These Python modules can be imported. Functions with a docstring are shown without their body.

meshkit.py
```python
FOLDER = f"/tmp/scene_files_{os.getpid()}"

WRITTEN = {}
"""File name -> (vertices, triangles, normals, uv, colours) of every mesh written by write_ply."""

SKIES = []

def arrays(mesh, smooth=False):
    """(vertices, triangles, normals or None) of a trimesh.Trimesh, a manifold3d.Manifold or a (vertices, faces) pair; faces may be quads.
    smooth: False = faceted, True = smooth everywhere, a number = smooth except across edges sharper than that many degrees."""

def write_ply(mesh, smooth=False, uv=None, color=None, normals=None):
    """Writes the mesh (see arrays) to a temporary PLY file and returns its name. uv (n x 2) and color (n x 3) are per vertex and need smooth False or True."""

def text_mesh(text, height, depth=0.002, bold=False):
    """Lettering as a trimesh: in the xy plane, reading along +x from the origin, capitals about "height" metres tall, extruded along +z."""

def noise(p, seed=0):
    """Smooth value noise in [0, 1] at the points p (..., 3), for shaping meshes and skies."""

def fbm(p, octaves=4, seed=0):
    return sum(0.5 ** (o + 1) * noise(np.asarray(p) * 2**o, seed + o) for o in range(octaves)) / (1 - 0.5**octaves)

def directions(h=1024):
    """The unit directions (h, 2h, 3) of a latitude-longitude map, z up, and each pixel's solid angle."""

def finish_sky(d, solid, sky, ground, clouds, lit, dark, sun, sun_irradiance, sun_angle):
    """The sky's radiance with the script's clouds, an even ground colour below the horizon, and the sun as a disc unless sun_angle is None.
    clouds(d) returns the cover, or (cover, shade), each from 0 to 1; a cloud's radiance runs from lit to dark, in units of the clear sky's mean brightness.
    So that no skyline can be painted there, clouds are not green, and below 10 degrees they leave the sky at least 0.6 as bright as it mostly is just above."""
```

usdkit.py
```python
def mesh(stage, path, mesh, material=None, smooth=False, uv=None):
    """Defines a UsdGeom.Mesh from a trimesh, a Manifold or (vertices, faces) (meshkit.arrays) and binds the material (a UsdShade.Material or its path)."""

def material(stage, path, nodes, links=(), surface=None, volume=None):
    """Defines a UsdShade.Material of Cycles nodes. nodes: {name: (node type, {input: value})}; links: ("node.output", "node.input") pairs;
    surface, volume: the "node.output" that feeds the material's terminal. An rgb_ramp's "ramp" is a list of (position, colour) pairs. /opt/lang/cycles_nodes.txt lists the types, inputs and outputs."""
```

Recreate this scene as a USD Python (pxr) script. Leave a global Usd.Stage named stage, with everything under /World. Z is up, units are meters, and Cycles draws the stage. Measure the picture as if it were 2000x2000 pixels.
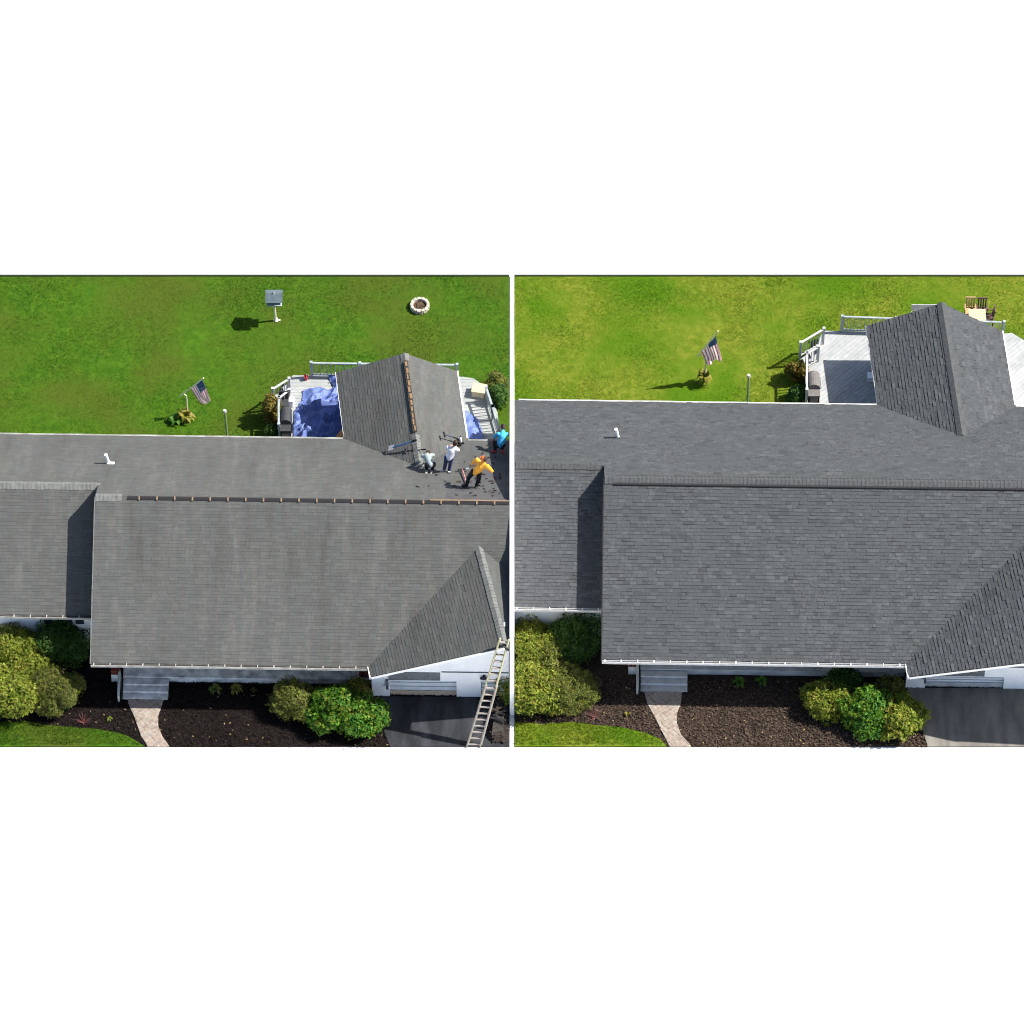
import math, random
import numpy as np
import trimesh, shapely, manifold3d
from shapely.geometry import Polygon, box as sbox
from shapely import affinity
from pxr import Usd, UsdGeom, UsdLux, UsdShade, Gf, Sdf, Vt
import usdkit, meshkit
from scipy.sparse import coo_matrix
from scipy.sparse.csgraph import connected_components

stage = Usd.Stage.CreateInMemory()
UsdGeom.SetStageUpAxis(stage, UsdGeom.Tokens.z)
UsdGeom.SetStageMetersPerUnit(stage, 1.0)
UsdGeom.Xform.Define(stage, '/World')
UsdGeom.Scope.Define(stage, '/World/Looks')
rad = math.radians

# ------------------------------------------------------------------ camera, sky, sun, exposure
PITCH, DIST = rad(52), 180.0
cam = UsdGeom.Camera.Define(stage, '/World/camera')
cam.AddTranslateOp().Set(Gf.Vec3d(0, -DIST * math.cos(PITCH), DIST * math.sin(PITCH)))
cam.AddRotateXOp().Set(90 - 52)
cam.CreateHorizontalApertureAttr(36.0)
cam.CreateVerticalApertureAttr(36.0)
cam.CreateFocalLengthAttr(36.0 * 9900 / 2000)
cam.CreateClippingRangeAttr(Gf.Vec2f(1, 5000))
cam.CreateExposureAttr(1.15)

SUN_EL, SUN_AZ = rad(49), rad(8)                    # azimuth measured from +x (right) towards +y (behind the houses)
sdir = np.array([math.cos(SUN_EL) * math.cos(SUN_AZ), math.cos(SUN_EL) * math.sin(SUN_AZ), math.sin(SUN_EL)])
usdkit.material(stage, '/World/Looks/sky', {
    'sky': ('sky_texture', {'sky_type': 'single_scattering', 'sun_disc': False, 'sun_elevation': SUN_EL,
                            'sun_rotation': math.atan2(sdir[0], sdir[1]), 'aerosol_density': 1.6}),
    'bg': ('background_shader', {'strength': 0.078})}, [('sky.color', 'bg.color')], surface='bg.background')
dome = UsdLux.DomeLight.Define(stage, '/World/sky')
UsdShade.MaterialBindingAPI.Apply(dome.GetPrim()).Bind(UsdShade.Material.Get(stage, '/World/Looks/sky'))
dome.GetPrim().SetCustomDataByKey('kind', 'structure')
sun = UsdLux.DistantLight.Define(stage, '/World/sun')
sun.CreateNormalizeAttr(True)
sun.CreateIntensityAttr(1.2)
sun.CreateAngleAttr(0.6)
sun.CreateColorAttr(Gf.Vec3f(1.0, 0.95, 0.87))
sun.AddRotateZOp().Set(math.degrees(SUN_AZ) - 90)
sun.AddRotateXOp().Set(-(90 - math.degrees(SUN_EL)))

# ------------------------------------------------------------------ materials
ISLAND = set()                                       # materials whose tone varies from piece to piece
def pb(name, col, rough=0.8, col2=None, scale=6.0, detail=4.0, bump=0.0, bscale=40.0, bdist=0.01, island=0.0, stretch=(1, 1, 1),
       spec=0.3, metal=0.0, lo=0.35, hi=0.65, trans=0.0, col3=None, scale3=1.0, coords='object', tones=None):
    """principled material: two (or three) colours mixed by noise, per-piece tone, fine bump"""
    n = {'p': ('principled_bsdf', {'roughness': rough, 'specular_ior_level': spec, 'metallic': metal, 'base_color': col}),
         'tc': ('texture_coordinate', {}), 'geo': ('geometry', {}), 'map': ('mapping', {'scale': stretch})}
    l = [('tc.object' if coords == 'object' else 'geo.position', 'map.vector')]
    out = None
    if col2 is not None:
        n['nz'] = ('noise_texture', {'scale': scale, 'detail': detail, 'roughness': 0.6})
        n['rp'] = ('rgb_ramp', {'ramp': [(lo, col), (hi, col2)]})
        l += [('map.vector', 'nz.vector'), ('nz.fac', 'rp.fac')]
        out = 'rp.color'
    if col3 is not None:
        n['nz3'] = ('noise_texture', {'scale': scale3, 'detail': 3.0, 'roughness': 0.55})
        n['mr3'] = ('map_range', {'from_min': 0.42, 'from_max': 0.62, 'clamp': True})
        n['mx3'] = ('mix_color', {'b': col3, 'a': col})
        l += [('map.vector', 'nz3.vector'), ('nz3.fac', 'mr3.value'), ('mr3.result', 'mx3.fac'), ('mx3.result', 'p.base_color')]
        if out: l.append((out, 'mx3.a'))
        out = 'mx3.result'
    if island:
        ISLAND.add(name)
        n['at'] = ('attribute', {'attribute': 'tone'})
        n['mi'] = ('map_range', {'to_min': 1 - island, 'to_max': 1 + island, 'clamp': True})
        n['mm'] = ('mix_color', {'blend_type': 'multiply', 'fac': 1.0, 'a': col, 'use_clamp': False})
        n['cc'] = ('combine_xyz', {})
        if tones:
            n['tr'] = ('rgb_ramp', {'ramp': tones}); l += [('at.fac', 'tr.fac'), ('tr.color', 'mm.b')]; del n['mi'], n['cc']
        else: l += [('at.fac', 'mi.value'), ('mi.result', 'cc.x'), ('mi.result', 'cc.y'), ('mi.result', 'cc.z'), ('cc.vector', 'mm.b')]
        if out: l.append((out, 'mm.a'))
        out = 'mm.result'
    l = [x for x in l if x[1] != 'p.base_color']
    if out: l.append((out, 'p.base_color'))
    if bump:
        n['bn'] = ('noise_texture', {'scale': bscale, 'detail': 5.0, 'roughness': 0.65})
        n['bp'] = ('bump', {'strength': bump, 'distance': bdist})
        l += [('map.vector', 'bn.vector'), ('bn.fac', 'bp.height'), ('bp.normal', 'p.normal')]
    surf = 'p.BSDF'
    if trans:
        n['tb'] = ('translucent_bsdf', {'color': col})
        n['mc'] = ('mix_closure', {'fac': trans})
        l += [('p.BSDF', 'mc.closure1'), ('tb.BSDF', 'mc.closure2')]
        if out: l.append((out, 'tb.color'))
        surf = 'mc.closure'
    return usdkit.material(stage, '/World/Looks/' + name, n, l, surface=surf)

M = {}
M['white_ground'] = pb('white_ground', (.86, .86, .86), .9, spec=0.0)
M['dark_strip'] = pb('dark_strip', (.012, .02, .012), .8)
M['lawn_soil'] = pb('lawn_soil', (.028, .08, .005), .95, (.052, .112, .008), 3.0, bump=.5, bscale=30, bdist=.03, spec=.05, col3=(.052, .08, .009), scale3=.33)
M['lawn_soil_lit'] = pb('lawn_soil_lit', (.08, .125, .009), .95, (.14, .165, .019), 3.0, bump=.5, bscale=30, bdist=.03, spec=.05, col3=(.055, .118, .005), scale3=.3)  # lighter copy of the lawn base, sunlight put into its colour
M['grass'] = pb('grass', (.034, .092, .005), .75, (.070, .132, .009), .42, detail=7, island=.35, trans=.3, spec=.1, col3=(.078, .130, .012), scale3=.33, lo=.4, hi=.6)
M['grass_lit'] = pb('grass_lit', (.098, .158, .008), .75, (.150, .195, .014), .45, detail=7, island=.35, trans=.3, spec=.1, col3=(.078, .17, .005), scale3=.3, lo=.38, hi=.6)  # lighter, yellower copy of grass: sunlight on the right lawn painted in
M['mulch'] = pb('mulch', (.008, .006, .006), .95, (.016, .012, .011), 14, bump=.7, bscale=30, bdist=.05, spec=.1)
M['mulch_chip'] = pb('mulch_chip', (.012, .009, .008), .9, island=.7, spec=.1)
M['mulch_brown'] = pb('mulch_brown', (.026, .018, .014), .95, (.052, .037, .028), 14, bump=.7, bscale=30, bdist=.05, spec=.1)
M['mulch_chip_brown'] = pb('mulch_chip_brown', (.056, .040, .031), .9, island=.7, spec=.1)
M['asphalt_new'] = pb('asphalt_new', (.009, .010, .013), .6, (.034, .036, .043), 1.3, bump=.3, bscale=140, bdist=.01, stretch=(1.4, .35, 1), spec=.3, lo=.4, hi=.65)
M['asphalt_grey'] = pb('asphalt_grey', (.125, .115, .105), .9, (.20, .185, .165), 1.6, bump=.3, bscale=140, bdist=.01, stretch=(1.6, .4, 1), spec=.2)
M['paver'] = pb('paver', (.26, .22, .19), .9, (.17, .14, .12), 9, bump=.3, bscale=60, spec=.15)
M['paver_b'] = pb('paver_b', (.22, .17, .14), .9, (.28, .25, .22), 9, bump=.3, bscale=60, spec=.15)
M['paver_c'] = pb('paver_c', (.19, .175, .16), .9, (.30, .27, .23), 9, bump=.3, bscale=60, spec=.15)
M['shingle_old'] = pb('shingle_old', (.063, .063, .060), .92, (.092, .092, .088), 1.0, detail=8, island=.09, stretch=(1.5, .22, .22), col3=(.072, .077, .075), scale3=3.0, bump=.6, bscale=160, bdist=.01, spec=.2)
M['shingle_worn'] = pb('shingle_worn', (.10, .105, .10), .92, (.15, .155, .15), 5.0, detail=6, island=.1, bump=.6, bscale=160, bdist=.01, spec=.2)
M['shingle_new'] = pb('shingle_new', (.047, .051, .056), .9, (.070, .0745, .079), 11, detail=8, island=.20, tones=[(0, (.76,) * 3), (.08, (.82,) * 3), (.14, (.95,) * 3), (.8, (1.02,) * 3), (1, (1.24,) * 3)], bump=.6, bscale=160, bdist=.01, spec=.2, col3=(.055, .060, .063), scale3=.5)
M['cap_new'] = pb('cap_new', (.048, .052, .055), .9, (.068, .072, .074), 8, bump=.6, bscale=160, spec=.2)
M['roof_deck'] = pb('roof_deck', (.02, .02, .021), .95)
M['siding'] = pb('siding', (.78, .79, .80), .6, (.70, .71, .73), 1.5, bump=.05, spec=.3)
M['dry_leaf'] = pb('dry_leaf', (.20, .12, .05), .8, (.32, .24, .12), 9)
M['trim'] = pb('trim', (.64, .64, .63), .5, (.54, .54, .52), 5, spec=.4)
M['gutter'] = pb('gutter', (.46, .46, .455), .45, (.36, .36, .35), 9, spec=.4)
M['gutter_old'] = pb('gutter_old', (.36, .36, .34), .55, (.17, .165, .15), 2.5, detail=7, spec=.3)
M['hanger_old'] = pb('hanger_old', (.40, .39, .36), .6, (.2, .19, .17), 9)
M['underlayment'] = pb('underlayment', (.055, .056, .06), .85, (.075, .075, .078), 2.0, bump=.3, bscale=30, spec=.2)
M['old_lumber'] = pb('old_lumber', (.24, .16, .10), .85, (.13, .09, .06), 9, stretch=(1, 5, 5))
M['debris_dark'] = pb('debris_dark', (.012, .012, .012), .95, (.05, .045, .038), 14)
M['concrete'] = pb('concrete', (.42, .43, .44), .85, (.27, .28, .30), 2.2, detail=6, bump=.2, bscale=60, spec=.25)
M['concrete_step'] = pb('concrete_step', (.36, .37, .38), .85, (.45, .46, .47), 4.0, detail=6, bump=.2, bscale=60, spec=.25)
M['concrete_pale'] = pb('concrete_pale', (.70, .70, .69), .85, (.30, .30, .30), 2.6, detail=6, bump=.2, bscale=60, spec=.25)  # paler than concrete, in place of soft overcast light; dark mottling is stains
M['brick'] = pb('brick', (.16, .035, .022), .85, (.09, .03, .02), 12, spec=.2)
M['iron'] = pb('iron', (.012, .013, .015), .5)
M['grey_panel'] = pb('grey_panel', (.085, .09, .10), .7, (.13, .135, .145), 6)
M['door_panel'] = pb('door_panel', (.52, .56, .60), .55, (.58, .62, .65), 4)
M['tan_board'] = pb('tan_board', (.34, .24, .17), .8, (.52, .42, .34), 7, stretch=(1, 5, 5))
M['wood'] = pb('wood', (.45, .31, .16), .8, (.30, .19, .09), 10, stretch=(1, 6, 1))
M['plywood'] = pb('plywood', (.24, .145, .075), .8, (.12, .075, .04), 22)
M['plywood_orange'] = pb('plywood_orange', (.60, .27, .08), .75, (.50, .22, .07), 9)
M['glass_dark'] = pb('glass_dark', (.02, .025, .03), .1, spec=.6)
M['deck_grey'] = pb('deck_grey', (.25, .265, .26), .8, (.30, .315, .31), 4, stretch=(2, 2, 2), bump=.1, spec=.2)
M['deck_grey_b'] = pb('deck_grey_b', (.275, .285, .28), .8, (.24, .255, .255), 4, bump=.1, spec=.2)
M['deck_tan'] = pb('deck_tan', (.27, .28, .285), .8, (.33, .34, .345), 4, bump=.1, spec=.2)
M['deck_tan_b'] = pb('deck_tan_b', (.30, .31, .315), .8, (.245, .255, .26), 4, bump=.1, spec=.2)
M['rail_grey'] = pb('rail_grey', (.20, .24, .25), .6, (.30, .34, .34), 5, spec=.3)
M['rail_white'] = pb('rail_white', (.42, .43, .41), .6, (.34, .35, .34), 6, spec=.3)
M['tarp'] = pb('tarp', (.075, .115, .31), .5, (.125, .175, .40), 3.0, bump=.5, bscale=5, bdist=.12, spec=.35)
M['grill_grey'] = pb('grill_grey', (.028, .030, .033), .5, (.04, .042, .045), 7)
M['grill_cover'] = pb('grill_cover', (.11, .10, .095), .8, (.14, .13, .125), 7, bump=.2, bscale=14, bdist=.03)
M['black'] = pb('black', (.008, .008, .010), .6)
M['white_plastic'] = pb('white_plastic', (.75, .77, .80), .4)
M['red'] = pb('red', (.45, .05, .06), .6)
M['pvc'] = pb('pvc', (.82, .83, .84), .4)
M['bark'] = pb('bark', (.05, .035, .022), .9, (.09, .065, .045), 12)
def leaf(name, a, b, isl=.4, trans=.3):
    M[name] = pb(name, a, .55, b, 3.0, island=isl, trans=trans, spec=.25, lo=.4, hi=.62)
leaf('leaf_dark', (.022, .062, .010), (.05, .11, .016))
leaf('leaf_olive', (.075, .09, .014), (.14, .145, .03))
leaf('leaf_lime', (.10, .155, .011), (.215, .245, .026))
leaf('leaf_bright', (.026, .11, .006), (.09, .19, .013))
leaf('leaf_yellow', (.15, .15, .018), (.26, .23, .04))
leaf('leaf_orange', (.20, .13, .015), (.12, .11, .015))
leaf('leaf_hosta', (.07, .13, .015), (.24, .27, .06))
M['twig_red'] = pb('twig_red', (.14, .05, .045), .8)
M['stone'] = pb('stone', (.42, .38, .31), .85, (.28, .25, .2), 9, bump=.4, bscale=30)
M['stone_b'] = pb('stone_b', (.5, .46, .39), .85, (.34, .3, .24), 9, bump=.4, bscale=30)
M['ash'] = pb('ash', (.045, .022, .014), .95, (.09, .05, .03), 12)
M['pole_cream'] = pb('pole_cream', (.55, .52, .36), .7)
M['birdhouse_blue'] = pb('birdhouse_blue', (.055, .08, .10), .7, (.085, .115, .13), 8)
M['flag_white'] = pb('flag_white', (.88, .84, .85), .8, trans=.6)
M['flag_red'] = pb('flag_red', (.62, .22, .26), .8, trans=.6)
M['flag_blue'] = pb('flag_blue', (.045, .12, .27), .8, trans=.4)
M['stake'] = pb('stake', (.16, .22, .10), .7)
M['skin'] = pb('skin', (.33, .17, .11), .55)
M['hair'] = pb('hair', (.025, .013, .008), .6)
M['shirt_white'] = pb('shirt_white', (.70, .70, .75), .85, (.52, .52, .56), 7,  bump=.3, bscale=8, bdist=.04)
M['shirt_grey'] = pb('shirt_grey', (.28, .34, .35), .85, (.20, .24, .25), 6, bump=.3, bscale=8, bdist=.04)
M['shirt_orange'] = pb('shirt_orange', (.72, .27, .02), .8, (.85, .40, .05), 5, bump=.4, bscale=8, bdist=.05)
M['shirt_cyan'] = pb('shirt_cyan', (.06, .42, .72), .8, (.04, .30, .55), 6, bump=.3, bscale=8, bdist=.04)
M['cap_orange'] = pb('cap_orange', (.60, .13, .03), .6)
M['jeans'] = pb('jeans', (.032, .040, .095), .85, (.05, .06, .13), 9)
M['trousers_black'] = pb('trousers_black', (.008, .009, .012), .85)
M['shoe_white'] = pb('shoe_white', (.66, .66, .62), .6)
M['shoe_grey'] = pb('shoe_grey', (.25, .25, .25), .7)
M['shoe_dark'] = pb('shoe_dark', (.02, .017, .016), .7)
M['tool_blue'] = pb('tool_blue', (.03, .12, .30), .5)
M['tool_red'] = pb('tool_red', (.40, .10, .09), .6)
M['steel'] = pb('steel', (.35, .36, .37), .4, metal=.6)
M['ladder_alu'] = pb('ladder_alu', (.27, .245, .215), .6, (.20, .175, .15), 7)
M['ladder_yellow'] = pb('ladder_yellow', (.33, .31, .19), .6)
M['rust'] = pb('rust', (.045, .03, .024), .9, (.02, .016, .015), 7)
M['cream'] = pb('cream', (.50, .42, .27), .7, (.44, .37, .24), 6)
M['brown'] = pb('brown', (.10, .06, .05), .8)
M['lamp_dark'] = pb('lamp_dark', (.03, .035, .05), .5)

# ------------------------------------------------------------------ helpers
taken = {}
def numbered(parent, name):
    k = (parent, name); i = taken.get(k, -1) + 1; taken[k] = i
    return name if i == 0 else '%s_%03d' % (name, i)
def custom(prim, label=None, cat=None, group=None, kind=None):
    for k, v in (('label', label), ('category', cat), ('group', group), ('kind', kind)):
        if v: prim.SetCustomDataByKey(k, v)
    return prim
def thing(name, label=None, cat=None, loc=(0, 0, 0), rotz=0.0, group=None, parent='/World', kind=None):
    path = parent + '/' + numbered(parent, name)
    x = UsdGeom.Xform.Define(stage, path)
    if tuple(loc) != (0, 0, 0): x.AddTranslateOp().Set(Gf.Vec3d(*map(float, loc)))
    if rotz: x.AddRotateZOp().Set(float(rotz))
    custom(x.GetPrim(), label, cat, group, kind)
    return path
def obj(name, mesh, mat, parent='/World', label=None, cat=None, group=None, kind=None, smooth=False):
    path = parent + '/' + numbered(parent, name)
    m = usdkit.mesh(stage, path, mesh, M[mat], smooth)
    if mat in ISLAND:                                # one tone for every connected piece of the mesh
        f = np.asarray(m.GetFaceVertexIndicesAttr().Get()).reshape(-1, 3); nv = len(m.GetPointsAttr().Get())
        e = np.r_[f[:, [0, 1]], f[:, [1, 2]]]
        _, lab = connected_components(coo_matrix((np.ones(len(e)), (e[:, 0], e[:, 1])), shape=(nv, nv)), directed=False)
        tone = np.random.default_rng(len(path) * 7919 + nv).uniform(0, 1, lab.max() + 1)[lab]
        UsdGeom.PrimvarsAPI(m).CreatePrimvar('tone', Sdf.ValueTypeNames.FloatArray, UsdGeom.Tokens.vertex).Set(Vt.FloatArray.FromNumpy(tone.astype(np.float32)))
    custom(m.GetPrim(), label, cat, group, kind)
    return path
def copy_of(src, name, label, cat, loc, rotz=0.0, group=None, scale=1.0):
    path = '/World/' + numbered('/World', name)
    x = UsdGeom.Xform.Define(stage, path)
    x.GetPrim().GetReferences().AddInternalReference(src)
    x.ClearXformOpOrder()
    x.AddTranslateOp(opSuffix='at').Set(Gf.Vec3d(*map(float, loc)))
    x.AddRotateZOp(opSuffix='turn').Set(float(rotz))
    if scale != 1.0: x.AddScaleOp(opSuffix='size').Set(Gf.Vec3f(scale, scale, scale))
    x.GetPrim().SetInstanceable(True)
    custom(x.GetPrim(), label, cat, group)
    return path
cat_ = trimesh.util.concatenate
def box(c, s, rz=0.0, rx=0.0, ry=0.0):
    b = trimesh.creation.box(s)
    if rx or ry or rz:
        b.apply_transform(trimesh.transformations.euler_matrix(rad(rx), rad(ry), rad(rz)))
    b.apply_translation(c); return b
def beam(p0, p1, w, h):
    """box from p0 to p1, w wide (sideways), h high"""
    p0, p1 = np.array(p0, float), np.array(p1, float); d = p1 - p0; L = np.linalg.norm(d); d /= L
    up = np.array([0, 0, 1.0]) if abs(d[2]) < .99 else np.array([0, 1.0, 0])
    s = np.cross(d, up); s /= np.linalg.norm(s); u = np.cross(s, d)
    b = trimesh.creation.box((L, w, h)); T = np.eye(4); T[:3, 0], T[:3, 1], T[:3, 2], T[:3, 3] = d, -s, u, (p0 + p1) / 2
    b.apply_transform(T); return b
def tube(p0, p1, r0, r1=None, n=8):
    r1 = r0 if r1 is None else r1
    p0, p1 = np.array(p0, float), np.array(p1, float); d = p1 - p0; d /= np.linalg.norm(d)
    a = np.cross(d, [0, 0, 1.0] if abs(d[2]) < .9 else [1.0, 0, 0]); a /= np.linalg.norm(a); b = np.cross(d, a)
    t = np.arange(n) * 2 * np.pi / n; ring = np.cos(t)[:, None] * a + np.sin(t)[:, None] * b
    v = np.vstack([p0 + ring * r0, p1 + ring * r1, [p0], [p1]]); f = []
    for i in range(n):
        j = (i + 1) % n; f += [[i, n + i, j], [j, n + i, n + j], [2 * n, i, j], [2 * n + 1, n + j, n + i]]
    return trimesh.Trimesh(v, f, process=False)
def prism(poly, zbot, ztop):
    """solid over a plan polygon between two height functions"""
    out = []
    for g in (poly.geoms if hasattr(poly, 'geoms') else [poly]):
        if g.is_empty or g.area < 1e-6: continue
        m = trimesh.creation.extrude_polygon(g, 1.0, engine='earcut'); v = np.array(m.vertices)
        lo = v[:, 2] < .5
        v[lo, 2] = zbot(v[lo, 0], v[lo, 1]); v[~lo, 2] = ztop(v[~lo, 0], v[~lo, 1])
        m.vertices = v; out.append(m)
    return cat_(out)
const = lambda z: (lambda x, y: np.full(np.shape(x), float(z)))
def plane(a, b, c, off=0.0): return lambda x, y: a * x + b * y + c + off
def half(a, b, c, big=200.0):
    """plan half-plane a x + b y + c >= 0 as a big polygon"""
    n = np.array([a, b], float); L = np.hypot(*n); n /= L; p = -n * c / L; t = np.array([-n[1], n[0]])
    return Polygon([p + t * big, p - t * big, p - t * big + n * big, p + t * big + n * big])
def plane3(p, q, r):
    A = np.c_[np.array([p, q, r], float)[:, :2], np.ones(3)]; return tuple(np.linalg.solve(A, np.array([p[2], q[2], r[2]])))

def shingles(poly, pl, expo, seed, wmin, wmax, tmin, tmax, gap=.006, stagger=None):
    """rows of overlapping tabs laid over a sloping plane, cut to the plan polygon; every tab is a wedge with its own thickness"""
    rng = np.random.default_rng(seed); a, b, c = pl; s = math.hypot(a, b); h = np.array([a, b]) / s; u = np.array([h[1], -h[0]])
    e = expo / math.sqrt(1 + s * s)
    P = np.vstack([np.array(g.exterior.coords) for g in (poly.geoms if hasattr(poly, 'geoms') else [poly])])
    U, V = P @ u, P @ h; R = []
    nrow = int(np.ceil((V.max() - V.min()) / e))
    for r in range(nrow):
        v0 = V.min() + r * e; x = U.min() - (r % 2) * (stagger or 0) - rng.uniform(0, wmax if stagger is None else .02)
        while x < U.max():
            w = rng.uniform(wmin, wmax); R.append((x, x + w - gap, v0, v0 + e * 1.02, rng.uniform(tmin, tmax))); x += w
    R = np.array(R)
    co = lambda U_, V_: np.stack([U_ * u[0] + V_ * h[0], U_ * u[1] + V_ * h[1]], -1)
    quad = np.stack([co(R[:, 0], R[:, 2]), co(R[:, 1], R[:, 2]), co(R[:, 1], R[:, 3]), co(R[:, 0], R[:, 3])], 1)
    boxes = shapely.polygons(quad); shapely.prepare(poly)
    inside = shapely.contains_properly(poly, boxes); touch = shapely.intersects(poly, boxes) & ~inside
    q, t = quad[inside], R[inside, 4]; n = len(q)
    z = a * q[..., 0] + b * q[..., 1] + c
    up = np.stack([t, t, np.full(n, .002), np.full(n, .002)], 1)
    top = np.dstack([q, z + up]); bot = np.dstack([q, z - .004])
    v = np.concatenate([top, bot], 1).reshape(-1, 3)
    f = np.array([[0, 1, 2], [0, 2, 3], [4, 5, 1], [4, 1, 0], [5, 6, 2], [5, 2, 1], [7, 4, 0], [7, 0, 3]])
    F = (np.arange(n)[:, None, None] * 8 + f[None]).reshape(-1, 3)
    ms = [trimesh.Trimesh(v, F, process=False)] if n else []
    for bx, row in zip(boxes[touch], R[touch]):
        g = poly.intersection(bx)
        for gg in (g.geoms if hasattr(g, 'geoms') else [g]):
            if gg.geom_type != 'Polygon' or gg.area < 2e-4: continue
            v0, v1, tt = row[2], row[3], row[4]
            def zt(x, y): return a * x + b * y + c + .002 + (tt - .002) * (1 - (x * h[0] + y * h[1] - v0) / (v1 - v0))
            try: ms.append(prism(gg, plane(a, b, c, -.004), zt))
            except Exception: pass
    return cat_(ms)

def caps(parent, p0, p1, drop, width, mat, seed, step=.145, lift=.012):
    """ridge cap shingles, each a folded piece of its own, laid from p0 to p1"""
    rng = np.random.default_rng(seed); p0, p1 = np.array(p0, float), np.array(p1, float)
    d = p1 - p0; L = np.linalg.norm(d); d /= L; s = np.cross(d, [0, 0, 1.0]); s /= np.linalg.norm(s)
    for k in range(int(L / step)):
        a, b2 = p0 + d * k * step, p0 + d * (k + 1.25) * step; l0, l1 = lift + .016 + rng.uniform(0, .008), lift + .004
        v = []
        for q, l in ((a, l0), (b2, l1)):
            z = np.array([0, 0, 1.0])
            w = width * rng.uniform(.94, 1.06)
            v += [q - s * w + z * (l - drop * w), q + z * (l + .006), q + s * w + z * (l - drop * w),
                  q - s * w + z * (l - drop * w - .02 - lift), q + z * (l - .02 - lift), q + s * w + z * (l - drop * w - .02 - lift)]
        f = [[0, 1, 7], [0, 7, 6], [1, 2, 8], [1, 8, 7], [3, 4, 1], [3, 1, 0], [4, 5, 2], [4, 2, 1], [0, 6, 9], [0, 9, 3], [2, 5, 11], [2, 11, 8]]
        obj('ridge_cap', trimesh.Trimesh(np.array(v), f, process=False), mat, parent)

# ------------------------------------------------------------------ the white ground and the two plots of land
def sheet(poly, z0, z1): return prism(poly, const(z0), const(z1))
g = trimesh.creation.cylinder(radius=1500, height=.4, sections=96); g.apply_translation((0, 0, -.2))
obj('ground', g, 'white_ground', kind='structure')
FRONT, BACK, GAP, OUT = -10.242, 10.989, .088, 19.7
def wavy_patch(poly, z, cell, amp, scale, seed):
    """a thin gently uneven sheet of ground cut to the plan polygon"""
    x0, y0, x1, y1 = poly.bounds; xs = np.arange(x0, x1 + cell, cell); ys = np.arange(y0, y1 + cell, cell); parts = []
    for a in xs:
        for b in ys:
            q = sbox(a, b, a + cell, b + cell).intersection(poly)
            for gg in (q.geoms if hasattr(q, 'geoms') else [q]):
                if gg.geom_type == 'Polygon' and gg.area > 1e-4: parts.append(gg)
    vs, fs, n = [], [], 0
    for gg in parts:
        c = np.array(gg.exterior.coords)[:-1]
        zz = z + amp * meshkit.fbm(np.c_[c * scale, np.full(len(c), seed)], 3, seed)
        vs.append(np.c_[c, zz]); fs += [[n, n + i, n + i + 1] for i in range(1, len(c) - 1)]; n += len(c)
    return trimesh.Trimesh(np.vstack(vs), fs, process=False)
def scatter(poly, n, rng):
    x0, y0, x1, y1 = poly.bounds; p = np.empty((0, 2))
    while len(p) < n:
        q = rng.uniform((x0, y0), (x1, y1), (n * 2, 2)); q = q[shapely.contains_xy(poly, q[:, 0], q[:, 1])]; p = np.vstack([p, q])
    return p[:n]
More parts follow.
